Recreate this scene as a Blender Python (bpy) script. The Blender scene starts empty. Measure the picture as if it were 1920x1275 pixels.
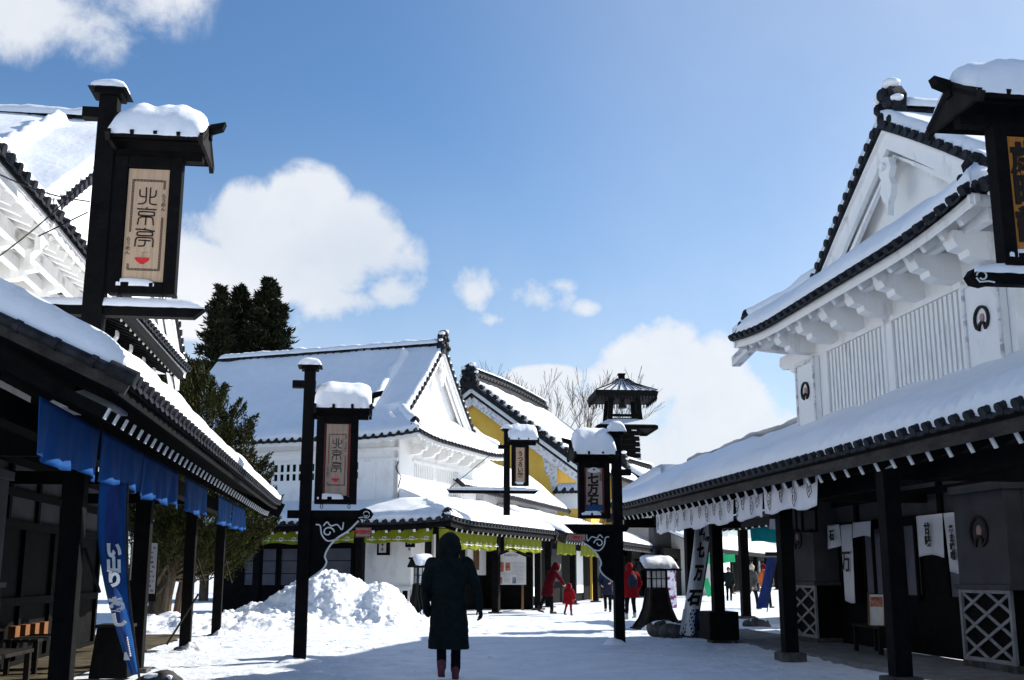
import bpy, bmesh, math, random
import numpy as np
from mathutils import Vector, Matrix, noise
R = math.radians
random.seed(7)
rng = np.random.default_rng(11)
scene = bpy.context.scene
COL = scene.collection

# ------------------------------------------------------------------ camera
F, CAMH = 2100.0, 1.35
TH = math.atan((1076 - 637.5) / F)
cd = bpy.data.cameras.new('camera'); cam = bpy.data.objects.new('camera', cd); COL.objects.link(cam)
cam.location = (0, 0, CAMH); cam.rotation_euler = (math.pi / 2 + TH, 0, 0)
cd.sensor_width = 36; cd.lens = F / 1920 * 36; cd.clip_start = .1; cd.clip_end = 2000
scene.camera = cam

# ------------------------------------------------------------------ sun, sky, exposure
SUN_AZ, SUN_EL = 30.0, 32.0          # azimuth from +X towards +Y
sv = Vector((math.cos(R(SUN_AZ)) * math.cos(R(SUN_EL)), math.sin(R(SUN_AZ)) * math.cos(R(SUN_EL)), math.sin(R(SUN_EL))))
sl = bpy.data.lights.new('sun', 'SUN'); sl.energy = 5.0; sl.angle = R(.55); sl.color = (1, .965, .9)
so = bpy.data.objects.new('sun', sl); COL.objects.link(so); so.rotation_euler = (-sv).to_track_quat('-Z', 'Y').to_euler()
so.location = (30, 20, 40)
scene.view_settings.view_transform = 'Standard'; scene.view_settings.look = 'None'
scene.view_settings.exposure = 0.58; scene.view_settings.gamma = 1
scene.render.film_transparent = False
scene.cycles.max_bounces = 6; scene.cycles.diffuse_bounces = 4

def pray(px, py):
    x = (px - 960) / F; y = (637.5 - py) / F
    return Vector((x, math.cos(TH) - y * math.sin(TH), math.sin(TH) + y * math.cos(TH)))

world = bpy.data.worlds.new('World'); scene.world = world; world.use_nodes = True
def build_world():
    nt = world.node_tree; nt.nodes.clear(); N = nt.nodes; L = nt.links
    def nd(t, **k):
        n = N.new(t)
        for a, b in k.items(): setattr(n, a, b)
        return n
    def mth(op, a, b=None, c=None, clamp=False):
        n = nd('ShaderNodeMath', operation=op, use_clamp=clamp)
        for i, v in enumerate((a, b, c)):
            if v is None: continue
            if isinstance(v, (int, float)): n.inputs[i].default_value = v
            else: L.new(v, n.inputs[i])
        return n.outputs[0]
    out = nd('ShaderNodeOutputWorld'); bg = nd('ShaderNodeBackground')
    sky = nd('ShaderNodeTexSky', sky_type='NISHITA', sun_disc=False)
    sky.sun_elevation = R(SUN_EL); sky.sun_rotation = math.pi / 2 - R(SUN_AZ)
    sky.air_density = 1.0; sky.dust_density = .6; sky.ozone_density = 1.6; sky.altitude = 100
    tc = nd('ShaderNodeTexCoord')
    n1 = nd('ShaderNodeTexNoise'); n1.inputs['Scale'].default_value = 13; n1.inputs['Detail'].default_value = 10; n1.inputs['Roughness'].default_value = .62; n1.inputs['Distortion'].default_value = .25
    n2 = nd('ShaderNodeTexNoise'); n2.inputs['Scale'].default_value = 3.2; n2.inputs['Detail'].default_value = 6; n2.inputs['Roughness'].default_value = .6
    L.new(tc.outputs['Generated'], n1.inputs['Vector']); L.new(tc.outputs['Generated'], n2.inputs['Vector'])
    # clouds: (px,py of the centre, radius across, radius up, softness)
    CL = [(30, 20, 230, 95, .75), (110, -50, 270, 110, .65), (480, 430, 140, 90, 1.25), (575, 395, 95, 88, 1.35), (660, 450, 110, 90, 1.3), (590, 490, 205, 110, 1.2), (400, 500, 140, 95, .95),
          (730, 545, 90, 56, .9), (640, 560, 190, 60, .75), (430, 570, 170, 80, .8), (350, 470, 80, 90, .6), (892, 548, 66, 60, .62), (1005, 560, 100, 50, .45), (930, 600, 110, 34, .45), (1100, 577, 44, 26, .42), (1050, 535, 60, 32, .38),
          (1260, 640, 95, 55, .7), (1400, 840, 190, 100, .7), (1270, 690, 150, 90, .9), (1340, 760, 130, 95, .8), (1190, 720, 110, 60, .8), (1020, 720, 100, 42, .75), (1100, 780, 200, 80, .6), (930, 740, 90, 40, .4), (1260, 850, 230, 100, .6), (1600, 60, 300, 50, .10)]
    acc = None
    for (px, py, rx, ry, w) in CL:
        d = pray(px, py).normalized()
        right = Vector((0, 0, 1)).cross(d).normalized() * -1; up = right.cross(d).normalized()
        if up.z < 0: up = -up
        def dot(v):
            n = nd('ShaderNodeVectorMath', operation='DOT_PRODUCT'); L.new(tc.outputs['Generated'], n.inputs[0]); n.inputs[1].default_value = v; return n.outputs['Value']
        a = mth('MULTIPLY', dot(right), 2145 / rx); b = mth('MULTIPLY', dot(up), 2145 / ry)
        b0 = mth('SUBTRACT', b, float(d.dot(up)) * 2145 / ry)
        r2 = mth('SQRT', mth('ADD', mth('MULTIPLY', a, a), mth('MULTIPLY', b0, b0)))
        m = mth('MULTIPLY', mth('SUBTRACT', 1.25, r2), w)
        # only in front
        f = mth('GREATER_THAN', dot(d), .3)
        m = mth('MULTIPLY', mth('MAXIMUM', m, 0), f)
        acc = m if acc is None else mth('MAXIMUM', acc, m)
    # acc ~ 0..1.2 ; roughen by noise
    nz = mth('MULTIPLY', mth('SUBTRACT', n1.outputs['Fac'], .5), 1.7)
    nz2 = mth('MULTIPLY', mth('SUBTRACT', n2.outputs['Fac'], .5), .9)
    inside = mth('MINIMUM', mth('MULTIPLY', acc, 3.0), 1)
    v = mth('ADD', acc, mth('MULTIPLY', mth('ADD', nz, nz2), inside))
    mr = nd('ShaderNodeMapRange', interpolation_type='SMOOTHSTEP'); L.new(v, mr.inputs['Value'])
    mr.inputs['From Min'].default_value = .12; mr.inputs['From Max'].default_value = .62; mr.inputs['To Max'].default_value = .93
    # thin high haze of cloud, stronger near the horizon
    sep = nd('ShaderNodeSeparateXYZ'); L.new(tc.outputs['Generated'], sep.inputs[0])
    hz = nd('ShaderNodeMapRange', interpolation_type='SMOOTHSTEP'); L.new(sep.outputs['Z'], hz.inputs['Value'])
    hz.inputs['From Min'].default_value = .42; hz.inputs['From Max'].default_value = .0; hz.inputs['To Min'].default_value = .0; hz.inputs['To Max'].default_value = .62
    wisp = mth('MULTIPLY', hz.outputs[0], mth('ADD', .55, mth('MULTIPLY', n2.outputs['Fac'], .8)))
    sd = nd('ShaderNodeVectorMath', operation='DOT_PRODUCT'); L.new(tc.outputs['Generated'], sd.inputs[0]); sd.inputs[1].default_value = sv
    au = nd('ShaderNodeMapRange', interpolation_type='SMOOTHSTEP'); L.new(sd.outputs['Value'], au.inputs['Value'])
    au.inputs['From Min'].default_value = .5; au.inputs['From Max'].default_value = 1.0; au.inputs['To Max'].default_value = .45
    wisp = mth('MAXIMUM', wisp, mth('ADD', mth('MULTIPLY', wisp, .6), au.outputs[0]))
    cov = mth('MAXIMUM', mr.outputs[0], wisp, clamp=True)
    # cloud brightness: lit tops, faint grey inside
    sh = nd('ShaderNodeMapRange'); L.new(n2.outputs['Fac'], sh.inputs['Value'])
    sh.inputs['From Min'].default_value = .35; sh.inputs['From Max'].default_value = .65; sh.inputs['To Min'].default_value = 0; sh.inputs['To Max'].default_value = 1
    cc = nd('ShaderNodeMix', data_type='RGBA'); L.new(sh.outputs[0], cc.inputs['Factor'])
    cc.inputs['A'].default_value = (.74, .80, .88, 1); cc.inputs['B'].default_value = (1.0, 1.0, 1.02, 1)
    skm = nd('ShaderNodeMix', data_type='RGBA', blend_type='MULTIPLY'); skm.inputs['Factor'].default_value = 1
    L.new(sky.outputs[0], skm.inputs['A']); skm.inputs['B'].default_value = (.94, 1.28, 1.56, 1)
    sc = nd('ShaderNodeVectorMath', operation='SCALE'); L.new(cc.outputs['Result'], sc.inputs[0]); sc.inputs['Scale'].default_value = 10.5
    mx = nd('ShaderNodeMix', data_type='RGBA'); L.new(cov, mx.inputs['Factor']); L.new(skm.outputs['Result'], mx.inputs['A']); L.new(sc.outputs[0], mx.inputs['B'])
    L.new(mx.outputs['Result'], bg.inputs['Color']); bg.inputs['Strength'].default_value = .064
    L.new(bg.outputs[0], out.inputs[0])
build_world()

# ------------------------------------------------------------------ helpers
YAW = -7.5
def fr(yaw):
    a = R(yaw); return Vector((math.sin(a), math.cos(a), 0)), Vector((math.cos(a), -math.sin(a), 0))
def W(u, n, z=0, yaw=YAW, o=(0, 0)):
    d, nn = fr(yaw); p = d * u + nn * n; return Vector((p.x + o[0], p.y + o[1], z))
def at(px, py, Y):
    d = pray(px, py); t = Y / d.y; return Vector((d.x * t, Y, CAMH + d.z * t))

M = {}
def mat(name, c1, c2=None, rough=.7, scale=6.0, bump=.0, stretch=(1, 1, 1), detail=6, metal=0, spec=.3, contrast=(.35, .65), bscale=None, trans=0):
    m = bpy.data.materials.new(name); m.use_nodes = True; nt = m.node_tree; N = nt.nodes; L = nt.links
    b = N['Principled BSDF']; b.inputs['Roughness'].default_value = rough; b.inputs['Metallic'].default_value = metal
    b.inputs['Specular IOR Level'].default_value = spec
    tc = N.new('ShaderNodeTexCoord'); mp = N.new('ShaderNodeMapping'); mp.inputs['Scale'].default_value = stretch
    L.new(tc.outputs['Object'], mp.inputs[0])
    nz = N.new('ShaderNodeTexNoise'); nz.inputs['Scale'].default_value = scale; nz.inputs['Detail'].default_value = detail; nz.inputs['Roughness'].default_value = .62
    L.new(mp.outputs[0], nz.inputs['Vector'])
    mr = N.new('ShaderNodeMapRange'); L.new(nz.outputs['Fac'], mr.inputs['Value']); mr.inputs['From Min'].default_value = contrast[0]; mr.inputs['From Max'].default_value = contrast[1]
    mx = N.new('ShaderNodeMix'); mx.data_type = 'RGBA'; L.new(mr.outputs[0], mx.inputs['Factor'])
    mx.inputs['A'].default_value = (*c1, 1); mx.inputs['B'].default_value = (*(c2 or c1), 1)
    L.new(mx.outputs['Result'], b.inputs['Base Color'])
    if trans: b.inputs['Transmission Weight'].default_value = trans
    if bump:
        n3 = N.new('ShaderNodeTexNoise'); n3.inputs['Scale'].default_value = bscale or scale * 3; n3.inputs['Detail'].default_value = 6
        L.new(mp.outputs[0], n3.inputs['Vector'])
        bp = N.new('ShaderNodeBump'); bp.inputs['Strength'].default_value = bump; bp.inputs['Distance'].default_value = .03
        L.new(n3.outputs['Fac'], bp.inputs['Height']); L.new(bp.outputs[0], b.inputs['Normal'])
    M[name] = m; return m
mat('snow', (.86, .88, .91), (.92, .93, .95), .55, 3, .35, bscale=9, spec=.25)
mat('ground_snow', (.68, .72, .78), (.82, .85, .90), .6, 1.6, .9, bscale=10, spec=.2)
mat('pile_snow', (.84, .86, .89), (.93, .94, .95), .6, 5, .9, bscale=11, spec=.2)
mat('dark_wood', (.008, .007, .006), (.020, .017, .014), .75, 5, .35, stretch=(1, 1, .25), spec=.1)
mat('worn_dark_wood', (.014, .012, .011), (.045, .040, .034), .7, 7, .5, stretch=(.3, 1, 1), spec=.2)
mat('black_wood', (.0035, .0035, .004), (.008, .0075, .0075), .75, 6, .2, spec=.06)
mat('tile', (.007, .008, .010), (.026, .028, .034), .6, 9, .25, spec=.14)
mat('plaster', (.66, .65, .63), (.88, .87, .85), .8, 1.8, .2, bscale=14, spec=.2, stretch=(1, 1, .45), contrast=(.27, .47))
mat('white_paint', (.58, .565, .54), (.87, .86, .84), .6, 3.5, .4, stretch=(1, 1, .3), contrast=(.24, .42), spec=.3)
mat('old_white', (.38, .38, .40), (.78, .77, .76), .75, 9, .5, stretch=(.25, 1, 1), contrast=(.38, .5), spec=.2)
mat('shadow_white', (.20, .20, .21), (.30, .30, .31), .7, 4)  # white paint darkened so the arcade shade sits in its colour
mat('shadow_plaster', (.055, .055, .062), (.08, .08, .088), .85, 2, .1, spec=.2)  # darker copy of the plaster, shade under the eaves put into the colour
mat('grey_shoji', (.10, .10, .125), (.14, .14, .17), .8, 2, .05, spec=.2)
mat('ochre', (.78, .47, .075), (.88, .56, .11), .85, 1.5, .15, spec=.2)
mat('sign_wood', (.44, .30, .19), (.56, .40, .27), .55, 3, .15, stretch=(9, 1, .4), spec=.3)
mat('sign_wood_old', (.30, .22, .17), (.42, .32, .25), .6, 3, .15, stretch=(9, 1, .4), spec=.3)
mat('orange_wood', (.36, .14, .022), (.48, .19, .03), .55, 3, .15, stretch=(9, 1, .4), spec=.3)
mat('ink', (.012, .009, .008), (.02, .014, .012), .6, spec=.2)
mat('red_ink', (.55, .02, .02), (.62, .03, .03), .5, spec=.3)
mat('red_trim', (.12, .012, .012), (.2, .02, .02), .5, spec=.3)
mat('white_line', (.60, .62, .62), (.78, .80, .80), .5, 10, spec=.3)
mat('pale_green', (.35, .5, .3), None, .6)
mat('blue_cloth', (.004, .050, .19), (.007, .075, .26), .75, 3, .2, spec=.15)
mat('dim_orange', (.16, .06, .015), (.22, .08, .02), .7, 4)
mat('navy_cloth', (.006, .018, .075), (.01, .03, .11), .8, 3, .2, spec=.15)
mat('banner_blue', (.007, .06, .22), (.010, .085, .30), .7, 3, .15, spec=.15)
mat('white_cloth', (.66, .66, .70), (.76, .76, .80), .85, 2, .2, spec=.1)
mat('olive_cloth', (.15, .17, .010), (.21, .23, .016), .8, 2, .2, spec=.1)
mat('teal_cloth', (.0, .16, .2), (.01, .22, .26), .75, 3, .2, spec=.1)
mat('cobalt_cloth', (.01, .03, .16), (.02, .05, .2), .75, 3)
mat('green_cloth', (.02, .42, .14), (.03, .5, .18), .75, 3, .2)
mat('purple_cloth', (.25, .03, .2), (.8, .78, .8), .75, 4, contrast=(.45, .5))
mat('coat_black', (.006, .010, .010), (.012, .018, .018), .85, 8, .4, bscale=30, spec=.06)
mat('coat_red', (.15, .003, .006), (.22, .006, .010), .85, 8, .3, bscale=20, spec=.08)
mat('coat_crimson', (.045, .002, .005), (.075, .003, .008), .85, 8, .3, bscale=20, spec=.08)
mat('coat_grey', (.05, .055, .05), (.08, .085, .075), .8, 8, .3, spec=.2)
mat('coat_navy', (.008, .012, .03), (.015, .02, .045), .8, 8, .3, spec=.2)
mat('coat_orange', (.4, .08, .012), (.7, .18, .03), .7, 8, .2, spec=.2)
mat('trousers', (.004, .004, .007), (.008, .008, .012), .85, 12, .2, spec=.06)
mat('shoe', (.08, .02, .03), (.15, .04, .05), .6, 9, spec=.3)
mat('boot', (.01, .01, .01), (.02, .02, .02), .6, 9, spec=.3)
mat('pale_boot', (.3, .3, .3), (.5, .5, .5), .6, 9, spec=.3)
mat('skin', (.42, .25, .18), (.5, .3, .22), .55, 6, spec=.35)
mat('hair', (.010, .008, .007), (.02, .015, .012), .5, 30, .4, spec=.4)
mat('fur', (.5, .42, .3), (.65, .56, .42), .9, 40, .6)
mat('stone', (.035, .033, .03), (.11, .105, .10), .85, 5, .6, spec=.2)
mat('paving', (.12, .12, .125), (.20, .20, .21), .8, 4, .4, spec=.2)
mat('mud', (.045, .035, .022), (.11, .09, .055), .9, 3, .6, spec=.15)
mat('bark', (.07, .05, .035), (.17, .13, .09), .9, 6, .8, stretch=(2, 2, .4), spec=.1)
mat('twig', (.10, .085, .075), (.17, .15, .13), .9, 8, spec=.1)
mat('paper', (.55, .52, .50), (.66, .63, .60), .8, 3, spec=.15)
mat('print_red', (.22, .03, .025), (.5, .25, .15), .7, 14, spec=.2)
mat('print_blue', (.03, .05, .1), (.25, .28, .35), .7, 14, spec=.2)
mat('faded_red', (.38, .22, .21), (.45, .28, .27), .7)
mat('iron', (.02, .02, .02), (.05, .045, .04), .5, 10, metal=.6)
mat('brown_wood', (.09, .045, .02), (.17, .09, .04), .6, 4, .3, stretch=(1, 1, .3))
mat('red_wood', (.13, .03, .022), (.2, .05, .035), .6, 4, .2)
mat('lamp_paper', (.45, .47, .5), (.58, .6, .62), .7, 3)

def leaf_mat(name, cols):
    m = bpy.data.materials.new(name); m.use_nodes = True; nt = m.node_tree; N = nt.nodes; L = nt.links
    b = N['Principled BSDF']; b.inputs['Roughness'].default_value = .8; b.inputs['Specular IOR Level'].default_value = .12
    g = N.new('ShaderNodeNewGeometry'); cr = N.new('ShaderNodeValToRGB'); L.new(g.outputs['Random Per Island'], cr.inputs[0])
    e = cr.color_ramp.elements; e[0].color = (*cols[0], 1); e[1].color = (*cols[-1], 1)
    for i, c in enumerate(cols[1:-1]):
        x = e.new((i + 1) / (len(cols) - 1)); x.color = (*c, 1)
    L.new(cr.outputs[0], b.inputs['Base Color']); M[name] = m
leaf_mat('juniper_leaf', [(.010, .014, .004), (.022, .030, .007), (.042, .048, .011), (.07, .052, .015)])
leaf_mat('conifer_leaf', [(.008, .012, .006), (.016, .022, .009), (.03, .03, .012)])

OFF = {}
def tag(o, label=None, cat=None, group=None, kind=None):
    if label: o['label'] = label
    if cat: o['category'] = cat
    if group: o['group'] = group
    if kind: o['kind'] = kind
    return o
def empty(name, loc, rz=0, off=(0, 0, 0), label=None, cat=None, group=None):
    o = bpy.data.objects.new(name, None); COL.objects.link(o); o.location = loc; o.rotation_euler = (0, 0, rz)
    o.empty_display_size = .3; OFF[o.name] = Vector(off); return tag(o, label, cat, group)
def children(o): return [c for c in bpy.data.objects if c.parent == o]
def copy_tree(o, parent=None, loc=None, rz=None, label=None):
    c = o.copy(); COL.objects.link(c); c.parent = parent
    if loc is not None: c.location = loc
    if rz is not None: c.rotation_euler = (0, 0, rz)
    if label: c['label'] = label
    for ch in children(o): copy_tree(ch, c)
    return c

class MB:
    def __init__(s): s.v = []; s.f = []; s.mi = []; s.M = None; s.cur = 0
    def add(s, vs, fs):
        b = len(s.v)
        if s.M is not None: vs = [s.M @ Vector(v) for v in vs]
        s.v += [tuple(v) for v in vs]; s.f += [tuple(i + b for i in f) for f in fs]; s.mi += [s.cur] * len(fs)
    def box(s, x0, x1, y0, y1, z0, z1):
        v = [(x0, y0, z0), (x1, y0, z0), (x1, y1, z0), (x0, y1, z0), (x0, y0, z1), (x1, y0, z1), (x1, y1, z1), (x0, y1, z1)]
        s.add(v, [(0, 3, 2, 1), (4, 5, 6, 7), (0, 1, 5, 4), (1, 2, 6, 5), (2, 3, 7, 6), (3, 0, 4, 7)])
    def bar(s, p, q, w, h, up=(0, 0, 1)):
        p = Vector(p); q = Vector(q); d = (q - p).normalized(); up = Vector(up)
        r = d.cross(up)
        if r.length < 1e-4: r = d.cross(Vector((0, 1, 0)))
        r.normalize(); u = r.cross(d)
        v = []
        for e in (p, q):
            for a, b in ((-1, -1), (1, -1), (1, 1), (-1, 1)): v.append(e + r * (a * w / 2) + u * (b * h / 2))
        s.add(v, [(0, 1, 2, 3), (7, 6, 5, 4), (0, 4, 5, 1), (1, 5, 6, 2), (2, 6, 7, 3), (3, 7, 4, 0)])
    def tube(s, pts, rad, n=8, cap=True, flat=1.0):
        pts = [Vector(p) for p in pts]; k = len(pts)
        if not hasattr(rad, '__len__'): rad = [rad] * k
        vs = []; fs = []; r0 = None
        for i, p in enumerate(pts):
            d = (pts[min(i + 1, k - 1)] - pts[max(i - 1, 0)]).normalized()
            if r0 is None:
                r0 = d.cross(Vector((0, 0, 1)))
                if r0.length < .05: r0 = d.cross(Vector((0, 1, 0)))
            r0 = (r0 - d * r0.dot(d)).normalized(); u = r0.cross(d)
            for j in range(n):
                a = 2 * math.pi * j / n; vs.append(p + r0 * (math.cos(a) * rad[i]) + u * (math.sin(a) * rad[i] * flat))
        for i in range(k - 1):
            for j in range(n): fs.append((i * n + j, i * n + (j + 1) % n, (i + 1) * n + (j + 1) % n, (i + 1) * n + j))
        if cap: fs += [tuple(range(n - 1, -1, -1)), tuple((k - 1) * n + j for j in range(n))]
        s.add(vs, fs)
    def ball(s, c, r, n=10, m=7, sc=(1, 1, 1)):
        vs = [(c[0], c[1], c[2] + r * sc[2])]; fs = []
        for i in range(1, m):
            t = math.pi * i / m
            for j in range(n):
                a = 2 * math.pi * j / n; vs.append((c[0] + r * sc[0] * math.sin(t) * math.cos(a), c[1] + r * sc[1] * math.sin(t) * math.sin(a), c[2] + r * sc[2] * math.cos(t)))
        vs.append((c[0], c[1], c[2] - r * sc[2]))
        for j in range(n): fs.append((0, 1 + j, 1 + (j + 1) % n)); fs.append((len(vs) - 1, 1 + (m - 2) * n + (j + 1) % n, 1 + (m - 2) * n + j))
        for i in range(m - 2):
            for j in range(n): fs.append((1 + i * n + j, 1 + (i + 1) * n + j, 1 + (i + 1) * n + (j + 1) % n, 1 + i * n + (j + 1) % n))
        s.add(vs, fs)
    def prism(s, poly, fn, t0, t1):
        """poly: 2D points; fn(p,q,t)->3D; extruded t0..t1"""
        n = len(poly); v = [fn(p, q, t0) for p, q in poly] + [fn(p, q, t1) for p, q in poly]
        s.add(v, [tuple(range(n)), tuple(range(2 * n - 1, n - 1, -1))] + [(i, (i + 1) % n, n + (i + 1) % n, n + i) for i in range(n)])
    def ribbon(s, pts, w, fn, t0, t1):
        """2D polyline stroke of width w, extruded"""
        P = [Vector(p) for p in pts]
        L_, R_ = [], []
        for i, p in enumerate(P):
            d = (P[min(i + 1, len(P) - 1)] - P[max(i - 1, 0)])
            if d.length < 1e-9: continue
            d.normalize(); nrm = Vector((-d.y, d.x)); ww = w[i] if hasattr(w, '__len__') else w
            L_.append(p + nrm * ww / 2); R_.append(p - nrm * ww / 2)
        for i in range(len(L_) - 1):
            q = [L_[i], L_[i + 1], R_[i + 1], R_[i]]; s.prism([(a.x, a.y) for a in q], fn, t0, t1)
    def grid(s, fn, us, vs_, close=False):
        a = len(us); b = len(vs_)
        s.add([fn(u, v) for v in vs_ for u in us], [(j * a + i, j * a + i + 1, (j + 1) * a + i + 1, (j + 1) * a + i) for j in range(b - 1) for i in range(a - 1)])
    def build(s, name, m, parent=None, smooth=False, angle=40, bevel=0, fixn=True):
        me = bpy.data.meshes.new(name)
        off = OFF.get(parent.name, Vector()) if parent is not None else Vector()
        me.from_pydata([(v[0] - off.x, v[1] - off.y, v[2] - off.z) for v in s.v], [], s.f)
        ms = m if isinstance(m, (list, tuple)) else [m]
        for x in ms: me.materials.append(M[x])
        if len(ms) > 1: me.polygons.foreach_set('material_index', s.mi)
        if fixn and len(s.f) < 60000:
            bm = bmesh.new(); bm.from_mesh(me); bmesh.ops.recalc_face_normals(bm, faces=bm.faces); bm.to_mesh(me); bm.free()
        if smooth:
            me.polygons.foreach_set('use_smooth', [True] * len(me.polygons))
            if angle < 180:
                try: me.set_sharp_from_angle(angle=R(angle))
                except Exception: pass
        me.update()
        o = bpy.data.objects.new(name, me); COL.objects.link(o); o.parent = parent
        if parent is not None: OFF[o.name] = off.copy()
        if bevel:
            b = o.modifiers.new('bevel', 'BEVEL'); b.width = bevel; b.segments = 2; b.limit_method = 'ANGLE'
        return o
XZ = lambda p, q, t: (p, t, q)      # 2D (x,z) prism extruded along y
YZ = lambda p, q, t: (t, p, q)
XY = lambda p, q, t: (p, q, t)

_ty = {}
def text(body, size, m, parent, loc, rz=0, vertical=False, name='lettering', extrude=.004, bold=.0, tilt=0, mats=None, sx=1):
    c = bpy.data.curves.new(name, 'FONT'); c.body = '\n'.join(body) if vertical else body
    c.size = size; c.align_x = 'CENTER'; c.align_y = 'CENTER'; c.extrude = extrude; c.offset = bold; c.space_line = .95; c.resolution_u = 3
    o = bpy.data.objects.new(name, c); COL.objects.link(o); bpy.context.view_layer.update()
    dg = bpy.context.evaluated_depsgraph_get(); me = bpy.data.meshes.new_from_object(o.evaluated_get(dg)); bpy.data.objects.remove(o)
    me.materials.clear(); me.materials.append(M[m])
    off = OFF.get(parent.name, Vector()) if parent else Vector()
    T = Matrix.Translation(Vector(loc) - off) @ Matrix.Rotation(rz, 4, 'Z') @ Matrix.Rotation(math.pi / 2, 4, 'X') @ Matrix.Rotation(tilt, 4, 'Z') @ Matrix.Diagonal((sx, 1, 1, 1))
    me.transform(T)
    o = bpy.data.objects.new(name, me); COL.objects.link(o); o.parent = parent
    if parent is not None: OFF[o.name] = off.copy()
    return o

def lin(a, b, n): return [a + (b - a) * i / n for i in range(n + 1)]
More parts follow.
